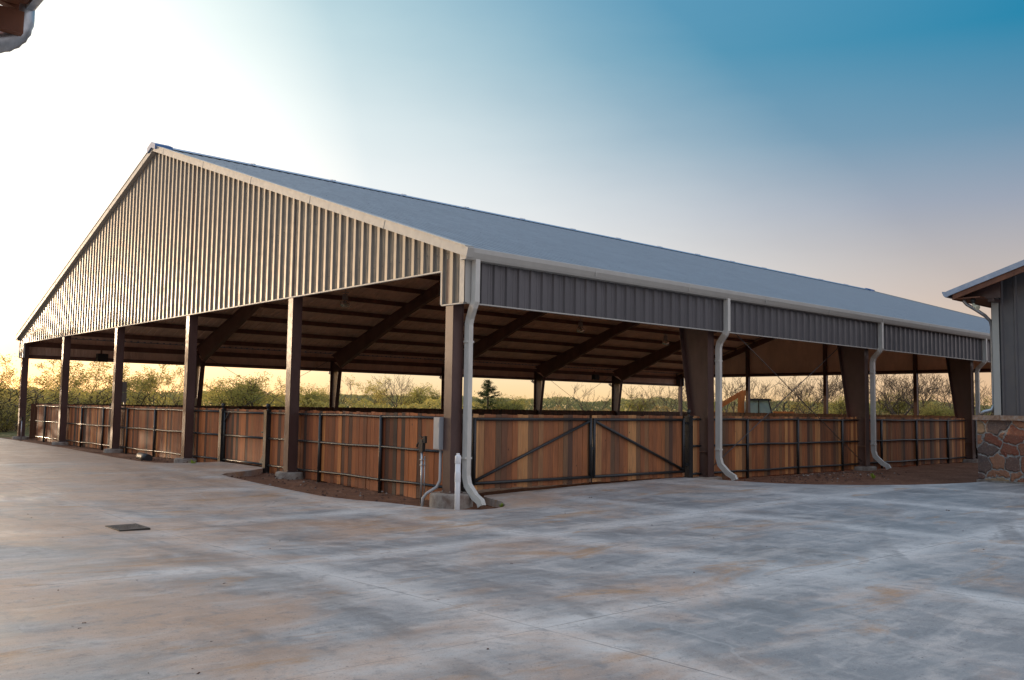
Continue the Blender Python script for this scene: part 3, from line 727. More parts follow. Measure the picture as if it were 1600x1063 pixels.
for x, y in [(-6.68,-5.13),(-6.53,-5.12),(-8.07,-6.1),(-8.05,-6.19),(-7.98,-6.05),(-7.85,-7.65),(-7.86,-7.76),(-8.08,-7.58),(-6.42,-5.76),(-5.49,-6.9),(-7.5,-7.1)] + [(rnd.uniform(-9,6), rnd.uniform(-9,2)) for _ in range(70)]:
    if not inside(x, y): continue
    s = rnd.choice((.005,.006,.008,.012)) if rnd.random() < .93 else .024; z = gz(x,y)
    for q in range(3):
        c_ = Vector((x+rnd.uniform(-1,1)*s, y+rnd.uniform(-1,1)*s, z+s*.12)); vs = [c_+Vector((rnd.uniform(.5,1)*s*d[0], rnd.uniform(.5,1)*s*d[1], rnd.uniform(.2,.5)*s*d[2])) for d in ((1,0,0),(-1,0,0),(0,1,0),(0,-1,0),(0,0,1),(0,0,-.3))]
        mb.add(vs, [(0,2,4),(2,1,4),(1,3,4),(3,0,4),(2,0,5),(1,2,5),(3,1,5),(0,3,5)])
tag(mb.build('dirt_crumbs', M['clod']), 'scattered brown crumbs of dried dirt on the concrete', 'dirt', kind='stuff')
mb = MB()
for i in range(900):
    if i < 500: x, y = rnd.gauss(10.8,1.3), rnd.gauss(-1.3,.45)
    else: x, y = rnd.uniform(-1.4,.1), rnd.uniform(-.9,14)
    if inside(x, y) or (abs(x) < .5 and y < .5): continue
    s = rnd.choice((.012,.018,.03,.045)); z = gz(x,y)-.09
    if 9 < x < 13.5 and -2.3 < y < -.4: z += .10*math.exp(-((x-11)**2/4+(y+1.3)**2/.3))
    c_ = Vector((x,y,z)); vs = [c_+Vector((rnd.uniform(.6,1)*s*d[0], rnd.uniform(.6,1)*s*d[1], rnd.uniform(.4,.8)*s*d[2])) for d in ((1,0,0),(-1,0,0),(0,1,0),(0,-1,0),(0,0,1),(0,0,-.3))]
    mb.add(vs, [(0,2,4),(2,1,4),(1,3,4),(3,0,4),(2,0,5),(1,2,5),(3,1,5),(0,3,5)], 1 if rnd.random() < .12 else 0)
tag(mb.build('dirt_clods', [M['clod'], M['footing']]), 'small clods and pale pebbles strewn over the dirt below the fences', 'dirt', kind='stuff')

# ------------------------------------------------------------------ stone-faced building on the right
rb = thing('stone_building', (11.94,-4.45,0), 'charcoal metal building with a flagstone base and blue-grey roof edge at the right', 'building')
x0, xs_, y0, y1, x1 = 11.94, 12.20, -4.45, -17.0, 24.0
mb = MB(); mb.box((x0,y0,-.3),(xs_,y1,1.405)); mb.box((xs_,y0,-.3),(x1,y0-.26,1.405)); mb.build('stone_base', M['stone'], rb)
mb = MB()
y = y0+.07
while y > y1:
    w = rnd.uniform(.45,.8); mb.box((x0-.07+rnd.uniform(-.01,.01), y, 1.408), (xs_, y-w+.008, 1.52+rnd.uniform(-.008,.008))); y -= w
x = xs_+.004
while x < x1: w = rnd.uniform(.45,.8); mb.box((x, y0+.07, 1.408), (x+w-.008, y0-.26, 1.52)); x += w
mb.build('stone_cap', M['cap'], rb)
mb = MB(); mb.box((x0-.035,y0+.03,-.3),(x1,y1,.035)); mb.build('plinth', M['footing'], rb)
yr = -10.7; SR = .333; ye = -4.05
def rz(y): return 4.36 + SR*(ye-y if y > yr else (y-(2*yr-ye)))
yw = -4.78
mb = MB(); prof = []
y = yw
while y > 2*yr-yw:
    for q, o in ((0,0),(.13,0),(.15,.03),(.19,.03),(.21,0)): prof.append((y-q, o))
    y -= .30
prof = [p for p in prof if p[0] > 2*yr-yw]
for i in range(len(prof)-1):
    (a_,oa),(b_,ob) = prof[i], prof[i+1]
    mb.add([(xs_-oa,a_,1.50),(xs_-ob,b_,1.50),(xs_-ob,b_,rz(b_)-.02),(xs_-oa,a_,rz(a_)-.02)], [(0,1,2,3)])
mb.box((xs_+.002,yw,1.5),(x1,yw-.1,rz(yw)-.05))
mb.build('wall_siding', M['siding_dark'], rb)
mb = MB(); mb.box((xs_-.045,yw+.04,1.524),(xs_-.035,yw-.12,rz(yw)-.16)); mb.box((xs_-.045,yw+.04,1.524),(xs_+.12,yw+.03,rz(yw)-.16)); mb.build('corner_trim', M['trim'], rb)
xo = 11.45
for s_, (ya, yb) in ((1,(ye,yr)), (-1,(2*yr-ye,yr))):
    mb = MB(); a_ = Vector((0,ya,rz(ya))); b_ = Vector((0,yb,rz(yb)))
    mb.prism([(xo,ya,rz(ya)),(xo,yb,rz(yb)),(xo,yb,rz(yb)+.03),(xo,ya,rz(ya)+.03)], (x1+.5-xo,0,0)); mb.build('roof_sheet', M['roof'], rb)
    mb = MB(); mb.prism([(xo-.03,ya+s_*.02,rz(ya)-.085),(xo-.03,yb,rz(yb)-.085),(xo-.03,yb,rz(yb)+.045),(xo-.03,ya+s_*.02,rz(ya)+.04)], (.028,0,0)); mb.build('rake_trim', M['bluetrim'], rb)
    mb = MB(); ys2 = ya - s_*.12
    mb.prism([(xo,ys2,rz(ys2)-.20),(xo,yb,rz(yb)-.26),(xo,yb,rz(yb)-.005),(xo,ys2,rz(ys2)-.005)], (.045,0,0)); mb.build('barge_board', M['copper'], rb)
# eave: gutter, soffit, beam
mb = MB(); gp = [(ye-.02,4.27),(ye+.05,4.26),(ye+.09,4.30),(ye+.12,4.37),(ye+.12,4.40),(ye+.0,4.39)]
mb.prism([(xo-.02,a_,b_) for a_,b_ in gp], (x1-xo,0,0)); mb.build('gutter', M['bluetrim'], rb)
mb = MB(); mb.box((xo+.046,ye-.12,4.21),(x1,yw+.03,4.235)); mb.box((xo+.046,ye-.08,4.20),(x1,ye-.12,4.34)); mb.build('soffit', M['copper'], rb)
mb = MB(); mb.box((xo+.35,yw-.16,4.13),(x1-.2,yw-.02,4.20)); mb.prism([(xo+.35,yw+.5,4.205),(xo+.35,yw-.3,4.205),(xo+.35,yw-.3,rz(yw-.3)-.03),(xo+.35,yw+.5,rz(yw+.5)-.03)], (.05,0,0)); mb.build('eave_beam', M['steel'], rb)
mb = MB(); X_ = 11.75
mb.tube([(X_,ye-.25,4.24),(X_,ye-.25,4.17),(X_+.02,ye-.30,4.10),(X_+.10,yw+.25,3.96),(X_+.30,yw+.14,3.84),(X_+.52,yw+.10,3.72),(X_+.56,yw+.09,3.6),(X_+.56,yw+.09,1.75),(X_+.52,yw+.12,1.64),(X_+.45,yw+.26,1.60),(X_+.45,yw+.41,1.5)], .04, 12)
mb.build('downspout', M['galv'], rb)
t = thing('flood_light', (11.6,ye-.55,4.12), 'small round flood light under the eave of the right-hand building', 'flood light')
X_, Y_ = 11.62, ye-.50
mb = MB(); mb.lathe((X_,Y_,4.10), [(0,.10),(.05,.10),(.05,.04),(.03,0)], 10); mb.build('base', M['darkplastic'], t)
mb = MB(); mb.tube([(X_,Y_,4.09),(X_+.0,Y_-.03,4.03),(X_-.02,Y_-.08,4.0),(X_-.04,Y_-.12,3.98)], [.03,.04,.055,.06], 12); mb.build('lamp_head', M['cream'], t)

# ------------------------------------------------------------------ eave of the near building, upper left corner
nb_ = thing('near_building', (-10.7,-8.0,0), 'eave of a red-brown building with galvanised gutter and elbow at the upper left corner', 'building')
ZN = 3.46
mb = MB(); mb.box((-15.,-8.8,-.2),(-11.0,-26,ZN)); mb.build('wall', M['siding_dark'], nb_)
mb = MB(); mb.prism([(-8.99,-8.02,ZN+.09),(-15.5,-8.02,ZN+2.2),(-15.5,-8.02,ZN+2.24),(-8.99,-8.02,ZN+.115)], (0,-18,0)); mb.build('roof_sheet', M['roof'], nb_)
mb = MB(); mb.box((-9.0,-8.07,ZN+.03),(-9.04,-26,ZN+.085)); mb.box((-9.015,-8.045,ZN-.13),(-10.9,-8.095,ZN-.02)); mb.prism([(-9.04,-8.045,ZN-.018),(-15.5,-8.045,ZN+1.9),(-15.5,-8.045,ZN+2.15),(-9.04,-8.045,ZN+.085)], (0,-.05,0)); mb.build('fascia_board', M['copper'], nb_)
mb = MB(); mb.box((-9.045,-8.11,ZN-.0),(-11.0,-25.9,ZN+.025))
y = -8.6
while y > -20: mb.box((-9.05,y,ZN-.09),(-11.0,y-.05,ZN-.002)); y -= .6
mb.build('soffit', M['copper'], nb_)
mb = MB(); gp = [(-8.998,ZN+.02),(-8.965,ZN+.02),(-8.95,ZN+.035),(-8.945,ZN+.075),(-8.955,ZN+.08),(-8.998,ZN+.08)]
mb.prism([(a_,-8.0,b_) for a_,b_ in gp], (0,-18,0)); mb.build('gutter', M['galv'], nb_)
cl = [(-9.002,3.535),(-9.002,3.49),(-9.002,3.44)]
for i in range(1, 15):
    a_ = PI/2*i/14; cl.append((-9.002-.15*(1-math.cos(a_)), 3.44-.15*math.sin(a_)))
pp = []; rr = []
for i, q in enumerate(cl):
    pp.append((q[0], -7.985, q[1])); rr.append(.0575 if (i < 3 or i % 2) else .0535)
pp += [(-9.3,-7.985,3.275),(-10.4,-7.99,3.06),(-10.85,-8.05,2.95),(-10.93,-8.3,2.8),(-10.94,-8.72,2.6),(-10.94,-8.74,.1)]; rr += [.057]*6
mb = MB(); mb.tube(pp, rr, 20); mb.build('downspout_elbow', M['galv'], nb_)

# ------------------------------------------------------------------ things beyond the arena
CAM = Vector((-10.047,-12.909,1.531))
def polar(az, d, z=0):       # az: world azimuth in degrees
    return Vector((CAM.x + d*math.cos(math.radians(az)), CAM.y + d*math.sin(math.radians(az)), z))
t = thing('utility_cabinet', (4.7,31.2,0), 'grey utility cabinet on a post beyond the left fence', 'cabinet')
mb = MB(); mb.box((4.55,31.2,-.2),(4.63,31.28,1.7)); mb.build('post', M['galv'], t)
mb = MB(); mb.box((4.38,31.12,2.0),(4.62,31.19,2.5)); mb.box((4.36,31.1,1.52),(4.62,31.19,1.98)); mb.build('cabinet', M['boxgrey'], t)
mb = MB(); mb.box((7.46,W-.3,1.40),(7.57,W-.25,1.78)); tag(mb.build('switch_box', M['cream']), 'tiny pale switch box on the far column behind the fourth end post', 'switch box')

# backhoe loader
bp = polar(33.1, 74.5, 0); bh = thing('backhoe', tuple(bp), 'old orange backhoe with glazed cab parked beyond the far end fence', 'backhoe')
rt = Vector((math.sin(math.radians(33)), -math.cos(math.radians(33)), 0)); fw = Vector((math.cos(math.radians(33)), math.sin(math.radians(33)), 0))
def B(a, b_, c_): return bp + rt*a + fw*b_ + Vector((0,0,c_))
def bbox(mb, a0, a1, b0, b1, c0, c1, m_=0, tp=(0,0)):
    vs = [B(a0,b0,c0),B(a1,b0,c0),B(a1,b1,c0),B(a0,b1,c0),B(a0+tp[0],b0+.1*bool(tp[0]),c1),B(a1-tp[1],b0+.1*bool(tp[1]),c1),B(a1-tp[1],b1,c1),B(a0+tp[0],b1,c1)]
    mb.add(vs, [(0,3,2,1),(4,5,6,7),(0,1,5,4),(1,2,6,5),(2,3,7,6),(3,0,4,7)], m_)
mb = MB(); bbox(mb,-1.4,2.9,-.4,.4,.55,1.25); bbox(mb,1.2,2.8,-.42,.42,1.25,1.55); mb.build('body', M['orange'], bh)
mb = MB()
for (a_,b_,ta,tb) in ((-.95,-.95,.22,.22),(.1,.1,.0,.0),(1.15,1.15,-.28,-.28)):
    for bb in (-.7,.7): mb.beam(B(a_,bb,1.2), B(a_+ta,bb*.9,2.38), .09, .09)
bbox(mb,-.85,1.05,-.78,.78,2.38,2.5); bbox(mb,-.75,.95,-.7,.7,2.5,2.54); bbox(mb,-.98,1.2,-.72,.72,1.1,1.4)
mb.build('cab_frame', M['darkplastic'], bh)
mb = MB()
mb.add([B(-.9,-.68,1.4),B(.05,-.68,1.4),B(.05,-.62,2.38),B(-.72,-.62,2.38)], [(0,1,2,3)]); mb.add([B(.15,-.68,1.4),B(1.1,-.68,1.4),B(.86,-.62,2.38),B(.15,-.62,2.38)], [(0,1,2,3)])
mb.add([B(1.12,-.68,1.4),B(1.12,.68,1.4),B(.88,.62,2.38),B(.88,-.62,2.38)], [(0,1,2,3)])
mb.build('cab_window', M['cabglass'], bh)
mb = MB(); mb.add([B(-.97,-.7,1.4),B(-.86,-.7,1.4),B(-.66,-.64,2.36),B(-.72,-.64,2.36)], [(0,1,2,3)]); bbox(mb,-1.0,-.9,-.6,-.55,1.3,2.3); mb.build('cab_panel', M['cream'], bh)
mb = MB()
mb.prism([B(-1.55,-.14,1.0),B(-1.0,-.14,1.0),B(-1.0,-.14,1.9),B(-.95,-.14,2.75),B(-.62,-.14,3.15),B(-.78,-.14,3.28),B(-1.05,-.14,3.18),B(-1.5,-.14,2.7)], fw*.28); mb.build('boom', M['orange'], bh)
mb = MB(); mb.beam(B(-1.05,0,3.05), B(-3.1,0,1.75), .2, .3); mb.beam(B(-1.1,0,3.2), B(-2.8,0,2.2), .08, .08); mb.build('dipper_arm', M['orange'], bh)
mb = MB(); mb.prism([B(-3.1,-.3,1.9),B(-2.75,-.3,1.5),B(-3.0,-.3,.9),B(-3.6,-.3,.9),B(-3.4,-.3,1.4)], fw*.6); mb.build('bucket', M['orange'], bh)
mb = MB(); mb.tube([B(2.0,-.3,1.5),B(2.02,-.3,2.0),B(2.08,-.3,2.2),B(2.3,-.3,2.32)], .045, 8); mb.build('exhaust_pipe', M['darkplastic'], bh)
for a_, r_ in ((-.5,.72),(2.3,.5)):
    for bb in (-.75,.75):
        mb = MB(); mb.tube([B(a_,bb-.18,r_-.1),B(a_,bb+.18,r_-.1)], r_, 20); w_ = mb.build('wheel', M['darkplastic'], bh)
        mb = MB(); mb.tube([B(a_,bb-.19,r_-.1),B(a_,bb+.19,r_-.1)], r_*.5, 16); mb.build('rim', M['cream'], w_)
# pale timber frame far right
fp = polar(27.8, 66)
t = thing('timber_frame', (fp.x,fp.y,0), 'small pale timber frame standing in front of a dark bush beyond the right fence', 'frame')
r2 = Vector((math.sin(math.radians(28)), -math.cos(math.radians(28)), 0))
for q in (0, .62):
    mb = MB(); b_ = fp + r2*q; mb.beam((b_.x,b_.y,-.4),(b_.x+.03,b_.y,2.05 if q else 1.98), .07, .07, (0,1,0)); mb.build('upright', M['cream'], t)
mb = MB(); a_ = fp - r2*.05; b_ = fp + r2*.7; mb.beam((a_.x,a_.y,1.98),(b_.x,b_.y,2.02), .07, .09); mb.build('crossbar', M['cream'], t)

# ------------------------------------------------------------------ trees
def branchy(seed, height, depth, kids, spread, up, r0, trunkfrac=.28, sides=4, thin=.006, gnarl=.25):
    rr = random.Random(seed); mb = MB(); tips = []
    def grow(p, d, ln, r_, lv):
        n = 3 if lv < 2 else 2; pts = [p]; rs = [r_]; q = p; dd = d
        for i in range(n):
            dd = (dd + Vector((rr.uniform(-1,1), rr.uniform(-1,1), rr.uniform(-.5,.8)))*gnarl*(.5 if lv == 0 else 1)).normalized()
            q = q + dd*ln/n; pts.append(q); rs.append(max(thin, r_*(1-.42*(i+1)/n)))
            if lv >= 2: tips.append((q, lv))
        mb.tube(pts, rs, sides if lv < 2 else 3, 0, True, False)
        if lv >= depth: tips.append((q, lv)); return
        for i in range(kids + (1 if rr.random() < .4 else 0)):
            a_ = rr.uniform(0, 2*PI); s_ = spread*rr.uniform(.6,1.25)
            ax = dd.orthogonal().normalized(); ax.rotate(Matrix.Rotation(a_, 3, dd))
            nd = (dd*math.cos(s_) + ax*math.sin(s_) + Vector((0,0,up))).normalized()
            k_ = rr.uniform(.35,1) if lv < depth-1 else rr.uniform(.2,1)
            j = min(n-1, int(k_*n)); st = pts[j].lerp(pts[j+1], rr.random()) if i else q
            grow(st, nd, ln*rr.uniform(.62,.85), rs[j+1]*.72, lv+1)
    grow(Vector((0,0,-.3)), Vector((rr.uniform(-.1,.1), rr.uniform(-.1,.1), 1)).normalized(), height*trunkfrac, r0, 0)
    return mb, tips
def leaves(mb, tips, per, size, spr, seed):
    rr = random.Random(seed)
    for p, lv in tips:
        for i in range(int(per) if per >= 1 else (1 if rr.random() < per else 0)):
            c_ = p + Vector((rr.gauss(0,spr), rr.gauss(0,spr), rr.gauss(0,spr*.8))); s_ = size*rr.uniform(.6,1.4)
            a_ = Vector((rr.uniform(-1,1), rr.uniform(-1,1), rr.uniform(-1,1))).normalized()*s_; b_ = a_.orthogonal().normalized(); b_.rotate(Matrix.Rotation(rr.uniform(0,6), 3, a_.normalized())); b_ *= s_*.45
            mb.add([c_-a_*.5, c_+b_*.5, c_+a_*.5, c_-b_*.5], [(0,1,2,3)])
def fit(mb, tips, h):
    zt = max(v.z for v in mb.v); s_ = h/zt
    for v in mb.v: v *= s_
    return [(p*s_, l_) for p, l_ in tips]
def proto(kind, seed):
    if kind == 'leafy': mb, tp = branchy(seed, 6, 5, 2, .62, .10, .10, .24); tp = fit(mb, tp, 6); args = (5.0, .14, .15, 'leaf')
    elif kind == 'green': mb, tp = branchy(seed, 5, 4, 3, .75, .05, .08, .16); tp = fit(mb, tp, 5); args = (9, .14, .24, 'leaf_green')
    elif kind == 'bare': mb, tp = branchy(seed, 8, 5, 2, .58, .16, .13, .26, thin=.012, gnarl=.3); tp = fit(mb, tp, 8); args = (.35, .12, .12, 'leaf_brown')
    elif kind == 'shrub': mb, tp = branchy(seed, 3, 4, 3, .85, .0, .04, .14); tp = fit(mb, tp, 3); args = (6, .10, .20, 'leaf')
    me = mb
    t_ = thing(dict(leafy='oak_tree', green='leafy_tree', bare='bare_tree', shrub='shrub')[kind], (0,0,0), 'x', 'shrub' if kind == 'shrub' else 'tree')
    mb.build('trunk', M['bark'], t_)
    lm = MB(); leaves(lm, tp, *args[:3], seed+5); lm.build('crown', M[args[3]], t_)
    return t_
def cedar(seed):
    rr = random.Random(seed); t_ = thing('cedar_tree', (0,0,0), 'x', 'tree')
    mb = MB(); mb.tube([(0,0,-.3),(0,0,2.5),(.1,0,5)], [.12,.08,.015], 6); lm = MB(); lv = []
    for i in range(150):
        z = rr.uniform(.3,4.9); l_ = (5.2-z)*.36*rr.uniform(.55,1.25)+.1; a_ = rr.uniform(0,2*PI); e_ = Vector((math.cos(a_)*l_, math.sin(a_)*l_, z+l_*.35)); mb.tube([(0,0,z), tuple(e_)], [.02,.005], 3, cap=False)
        for q in range(int(10+l_*22)): f_ = rr.uniform(.25,1.05); lv.append((Vector((0,0,z)).lerp(e_, f_), 3))
    mb.build('trunk', M['bark'], t_); leaves(lm, lv, 2, .11, .07, seed); lm.build('crown', M['needle'], t_); return t_
protos = {k_: [proto(k_, s_) for s_ in sd] for k_, sd in dict(leafy=(11,12,13,14), green=(21,22), bare=(31,32,33,34,35), shrub=(41,42,43)).items()}
protos['cedar'] = [cedar(5)]
used = set()
BASEH = dict(leafy=6, green=5, bare=8, shrub=3, cedar=5)
YAW = 48.4166
def plant(kind, px, ytop, d, lab, group, wide=1., gz_=None, i=None):
    """px, ytop: bearing and apparent height as surveyed from the photograph, d: real distance"""
    az = YAW - math.degrees(math.atan((px-800)/1402.))
    dd = d/math.cos(math.radians(az-YAW))
    p = polar(az, dd); hor = 636.8 + (px-750)*.0146
    h = 1.53 + (hor-ytop)*d/1402. + .35
    ps = protos[kind]; t0 = ps[rnd.randrange(len(ps)) if i is None else i]
    o = t0 if id(t0) not in used else copy_tree(t0); used.add(id(t0))
    o.location = (p.x, p.y, -.35 if gz_ is None else gz_); s_ = h/BASEH[kind]; o.scale = (s_*wide, s_*wide, s_); o.rotation_euler = (0,0,rnd.uniform(0,6.28))
    tag(o, lab, 'shrub' if kind == 'shrub' else 'tree', group)
    return o
G1 = 'scrub oaks behind the left half of the arena'
def gap(px):
    for lim, nm in ((40,'left of the far left corner post'),(96,'between the two leftmost steel posts'),(178,'right of the second steel post from left'),(291,'right of the third steel post from left'),
                    (455,'right of the fourth steel post from left'),(515,'just right of the fifth steel post'),(692,'just left of the front corner post'),(840,'just right of the corner downspout'),
                    (963,'above the left gate leaf'),(1090,'above the right gate leaf'),(1170,'just left of the backhoe'),(1290,'just right of the backhoe'),
                    (1345,'just left of the second wide column'),(1430,'just right of the second wide column')):
        if px < lim: return nm
    return 'just left of the last wide column'
# left: spring-leafed scrub oaks, tall
for px, yt, d, k_ in [(-40,588,62,'leafy'),(-10,590,60,'leafy'),(14,580,64,'leafy'),(52,566,70,'leafy'),(72,556,66,'leafy'),(88,562,72,'leafy'),(112,558,68,'leafy'),(136,556,72,'leafy'),(158,563,66,'leafy'),(200,560,74,'leafy'),(216,566,68,'leafy'),(238,574,72,'leafy'),(262,570,70,'leafy'),(278,576,76,'leafy'),
                      (318,596,84,'leafy'),(338,594,80,'leafy'),(372,590,72,'green'),(396,586,70,'green'),(418,589,74,'leafy'),(438,600,80,'leafy'),(452,604,90,'leafy'),(476,600,78,'green'),(495,602,82,'leafy'),
                      (532,590,84,'bare'),(548,594,86,'leafy'),(562,589,84,'leafy'),(582,588,88,'leafy'),(600,598,92,'bare'),(618,586,84,'bare'),(637,584,86,'bare'),(655,602,92,'green'),(676,606,96,'green'),
                      (764,594,74,'cedar'),(776,618,72,'green'),(806,622,100,'green'),(880,612,104,'bare'),(914,598,100,'bare'),(938,606,104,'bare'),(826,618,110,'leafy'),
                      (986,600,96,'bare'),(1005,604,92,'bare'),(1018,598,96,'bare'),(1034,602,94,'bare'),(1048,600,98,'bare'),(1058,602,94,'bare'),(1076,588,90,'bare'),(1090,592,92,'bare')]:
    lab = dict(leafy='scrub oak with thin yellow-green spring leaves, ', green='fuller green leafy tree, ', bare='thin leafless tree against the sky, ', cedar='dark pointed evergreen, ')[k_] + gap(px)
    plant(k_, px, yt, d, lab, 'scrub trees beyond the arena', 1.25 if k_ in ('leafy','green') else (1.5 if px == 764 else 1.))
for px, yt, d in [(1130,585,86),(1145,578,84),(1160,590,92),(1186,598,88),(1212,606,104),(1226,600,96),(1240,590,90),(1254,586,86),(1268,590,88),(1280,584,90),(1302,578,88),(1314,588,94),(1326,582,90),(1380,584,88),(1390,590,92),(1400,580,88),(1412,582,86),(1424,588,90),(1440,584,90),(1452,578,86),(1462,588,92),(1474,586,88),(1486,596,90),(1498,600,96),(1534,590,88),(1542,598,84),(1560,590,86),(1198,590,94),(1234,584,94),(1261,580,94),(1308,582,94),(1385,578,92),(1407,584,94),(1432,584,92),(1458,582,92),(1480,584,92)]:
    plant('bare', px, yt, d, 'leafless oak with fine branches, ' + gap(px), 'bare oaks beyond the right half of the arena', 1.15)
for px, yt, d, k_ in [(1318,618,80,'green'),(1332,622,82,'green'),(1404,614,92,'green'),(1462,628,86,'green'),(1484,630,84,'green'),(1266,612,92,'leafy'),(1250,618,96,'leafy'),(1534,610,84,'leafy'),(1440,618,96,'leafy'),(1000,618,110,'green'),(1110,622,110,'green')]:
    plant(k_, px, yt, d, dict(green='low dark green bush-like tree, ', leafy='small yellowish leafy tree, ')[k_] + gap(px), 'low green trees behind the bare oaks', 1.4)
# shrubs beyond the end of the concrete, far left
for px, yt, d in [(-45,600,50),(-22,610,47),(2,600,52),(20,612,48),(30,604,54),(60,612,56),(85,608,58),(110,612,58),(140,610,60),(165,612,60),(215,612,62),(250,614,62),(16,640,46),(-8,644,45),(34,648,47)]:
    plant('shrub', px, yt, d, 'tangled yellow-olive shrub ' + ('low before the thicket, ' if yt > 630 else 'filling the thicket, ') + gap(px), 'shrubs of the thicket at the far left', 1.5, -.2)
# thicket standing left of the picture, between the low sun and the concrete
spots = [(-12.3+i*.72, rnd.uniform(43,50), rnd.uniform(5.4,6.6)) for i in range(15)] + [(x_, rnd.uniform(42,50), rnd.uniform(3.6,5.4)) for x_ in (-13.4,-17.5,-18.6,-22.8,-24,-28,-30,-33,-36)]
for i, (x, y, hh_) in enumerate(spots):
    t0 = protos['leafy'][i % 4]; o = copy_tree(t0); o.location = (x, y, -.3); s_ = hh_/6; o.scale = (s_*1.2, s_*1.2, s_); o.rotation_euler = (0,0,rnd.uniform(0,6))
    tag(o, 'scrub oak of the thicket that stands beyond the left edge of the picture', 'tree', 'scrub trees outside the left edge')
# undergrowth and far wood as masses
def mass(name, a0, a1, d0, d1, n, hlo, hhi, size, matn, lab):
    rr = random.Random(len(name)+n); mb = MB()
    for i in range(n):
        az = rr.uniform(a0, a1); d = rr.uniform(d0, d1); hx = hlo + (hhi-hlo)*(.5+.5*noise.noise(Vector((az*.45, d*.02, 1.)))+.25*noise.noise(Vector((az*1.9, d*.02, 5.))))
        z = hx*(1-rr.random()**2.2*.75) - .6; p = polar(az, d, z); s_ = size*rr.uniform(.5,1.5)
        a_ = Vector((rr.uniform(-1,1), rr.uniform(-1,1), rr.uniform(-1,1))).normalized()*s_; b_ = a_.orthogonal().normalized(); b_.rotate(Matrix.Rotation(rr.uniform(0,6), 3, a_.normalized())); b_ *= s_*.5
        mb.add([p-a_*.5, p+b_*.5, p+a_*.5, p-b_*.5], [(0,1,2,3)])
    tag(mb.build(name, M[matn]), lab, 'woodland', kind='stuff')
mass('undergrowth', 50, 84, 72, 92, 20000, 1.4, 3.6, .22, 'leaf', 'dense olive undergrowth between the scrub trees on the left')
mass('undergrowth', 14, 52, 92, 112, 18000, .8, 2.9, .24, 'leaf_brown', 'brownish grey undergrowth behind the bare trees on the right')
mass('distant_wood', 10, 92, 190, 250, 90000, 2.9, 5.3, .62, 'leaf_far', 'even band of green distant wood along the horizon')

# remove prototypes that never got planted
for k_ in protos:
    for t0 in protos[k_]:
        if id(t0) not in used:
            for c_ in list(t0.children): bpy.data.objects.remove(c_)
            bpy.data.objects.remove(t0)
for o in bpy.data.objects:
    if '_o' in o: del o['_o']

# ------------------------------------------------------------------ light, sky, camera
SUN_AZ, SUN_EL = 101., 3.4
sd = Vector((math.cos(math.radians(SUN_AZ))*math.cos(math.radians(SUN_EL)), math.sin(math.radians(SUN_AZ))*math.cos(math.radians(SUN_EL)), math.sin(math.radians(SUN_EL))))
ld = bpy.data.lights.new('sun', 'SUN'); ld.energy = 3.2; ld.angle = math.radians(.6); ld.color = (1., .74, .50)
lo = bpy.data.objects.new('sun', ld); col.objects.link(lo); lo.rotation_euler = (-sd).to_track_quat('-Z', 'Y').to_euler(); lo.location = (-20,40,20)
w = bpy.data.worlds.new('World'); sc.world = w; w.use_nodes = True; nt = w.node_tree
bg = nt.nodes['Background']; sky = nt.nodes.new('ShaderNodeTexSky'); sky.sky_type = 'NISHITA'; sky.sun_disc = False
sky.sun_elevation = math.radians(SUN_EL); sky.sun_rotation = math.radians(90-SUN_AZ); sky.air_density = 1.; sky.dust_density = 1.5; sky.ozone_density = 1.5
nt.links.new(sky.outputs[0], bg.inputs[0]); bg.inputs[1].default_value = .12
k = N(w); k.t = nt
tc = k.n('ShaderNodeTexCoord'); sp = k.n('ShaderNodeSeparateXYZ'); k.l(tc.outputs['Generated'], sp.inputs[0])
dt = k.n('ShaderNodeVectorMath', operation='DOT_PRODUCT'); k.l(tc.outputs['Generated'], dt.inputs[0]); dt.inputs[1].default_value = tuple(sd)
z_ = sp.outputs[2]; d_ = dt.outputs['Value']
base = k.ramp(z_, [(0,(.72,.43,.23)),(.08,(.62,.44,.33)),(.15,(.43,.38,.375)),(.21,(.26,.30,.39)),(.28,(.09,.235,.37)),(.37,(.0,.205,.37)),(.47,(.04,.24,.42)),(.62,(.40,.54,.76)),(1,(.60,.75,.98))])
gcol = k.ramp(z_, [(0,(1.,.66,.30)),(.05,(1.,.84,.58)),(.12,(.94,.92,.89)),(.25,(.90,.94,.93)),(.42,(.76,.91,.89)),(1,(1.,1.,1.1))])
cl_ = k.noise(k.map(tc.outputs['Generated'], (1.2,1.2,5)), 1.6, 5, .6)
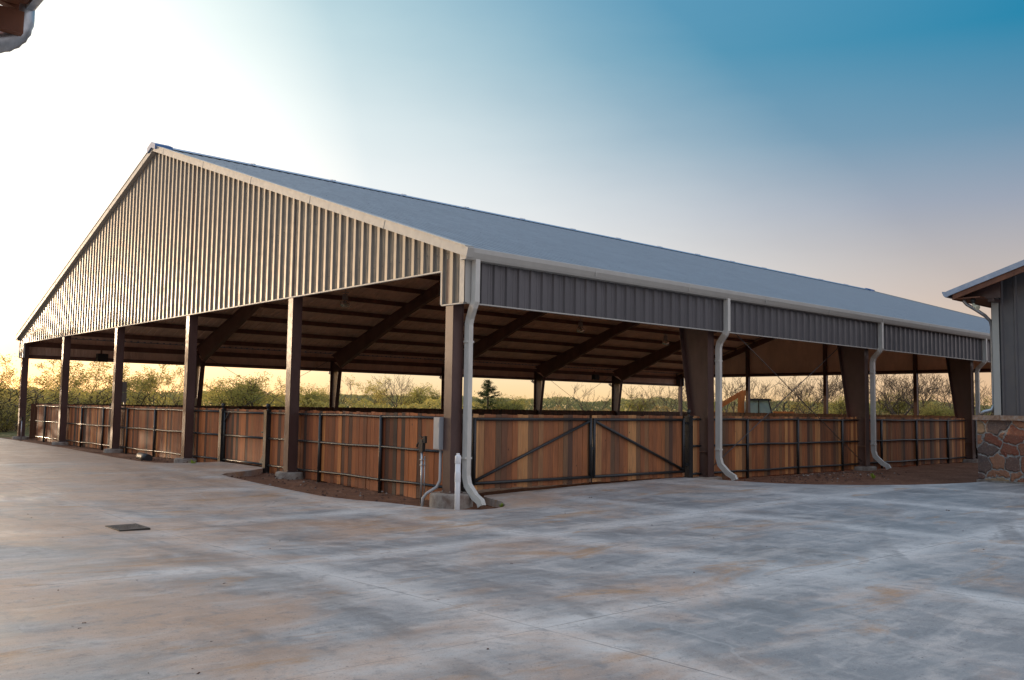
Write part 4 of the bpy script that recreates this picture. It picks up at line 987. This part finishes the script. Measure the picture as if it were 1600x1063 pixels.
g_ = k.math('ADD', k.math('SUBTRACT', d_, k.math('MULTIPLY', z_, .9)), k.math('MULTIPLY', k.math('SUBTRACT', cl_, .5), .10))
fac = k.ramp(k.math('MULTIPLY_ADD', g_, .5, .5), [(.37,(0,0,0)),(.53,(.10,)*3),(.59,(.27,)*3),(.64,(.47,)*3),(.69,(.68,)*3),(.75,(.86,)*3),(.88,(1,1,1))])
c = k.mix(fac, base, gcol)
back = k.math('MULTIPLY', k.math('MULTIPLY', d_, -1.3, clamp=True), 1., clamp=True)
c = k.mix(back, c, (.80,.76,.82))
hot = k.ramp(d_, [(.72,(0,0,0)),(.9,(.22,)*3),(1.,(1,1,1))])
c = k.mix(hot, c, k.ramp(z_, [(0,(7.,3.3,1.1)),(.12,(6.,3.8,1.9)),(.3,(3.5,3.,2.4)),(1,(1.,1.,1.))]))
bg2 = k.n('ShaderNodeBackground', i_1=1.0); k.l(c, bg2.inputs[0])
ms = k.n('ShaderNodeMixShader', i_0=.88); k.l(bg.outputs[0], ms.inputs[1]); k.l(bg2.outputs[0], ms.inputs[2])
k.l(ms.outputs[0], nt.nodes['World Output'].inputs[0])
cd = bpy.data.cameras.new('camera'); cam = bpy.data.objects.new('camera', cd); col.objects.link(cam)
ya, pi_, ro = math.radians(48.4166), math.radians(4.3196), math.radians(.8332)
f = Vector((math.cos(pi_)*math.cos(ya), math.cos(pi_)*math.sin(ya), math.sin(pi_))); r_ = Vector((math.sin(ya), -math.cos(ya), 0)); u_ = r_.cross(f)
R_ = r_*math.cos(ro) + u_*math.sin(ro); U_ = -r_*math.sin(ro) + u_*math.cos(ro)
mw = Matrix((R_, U_, -f)).transposed().to_4x4(); mw.translation = CAM; cam.matrix_world = mw
cd.sensor_width = 36; cd.lens = 1401.97/1600*36; cd.clip_end = 3000; cd.clip_start = .05
sc.camera = cam
sc.view_settings.view_transform = 'Standard'; sc.view_settings.look = 'None'; sc.view_settings.exposure = 0.25; sc.view_settings.gamma = 1
sc.cycles.max_bounces = 8; sc.cycles.diffuse_bounces = 4
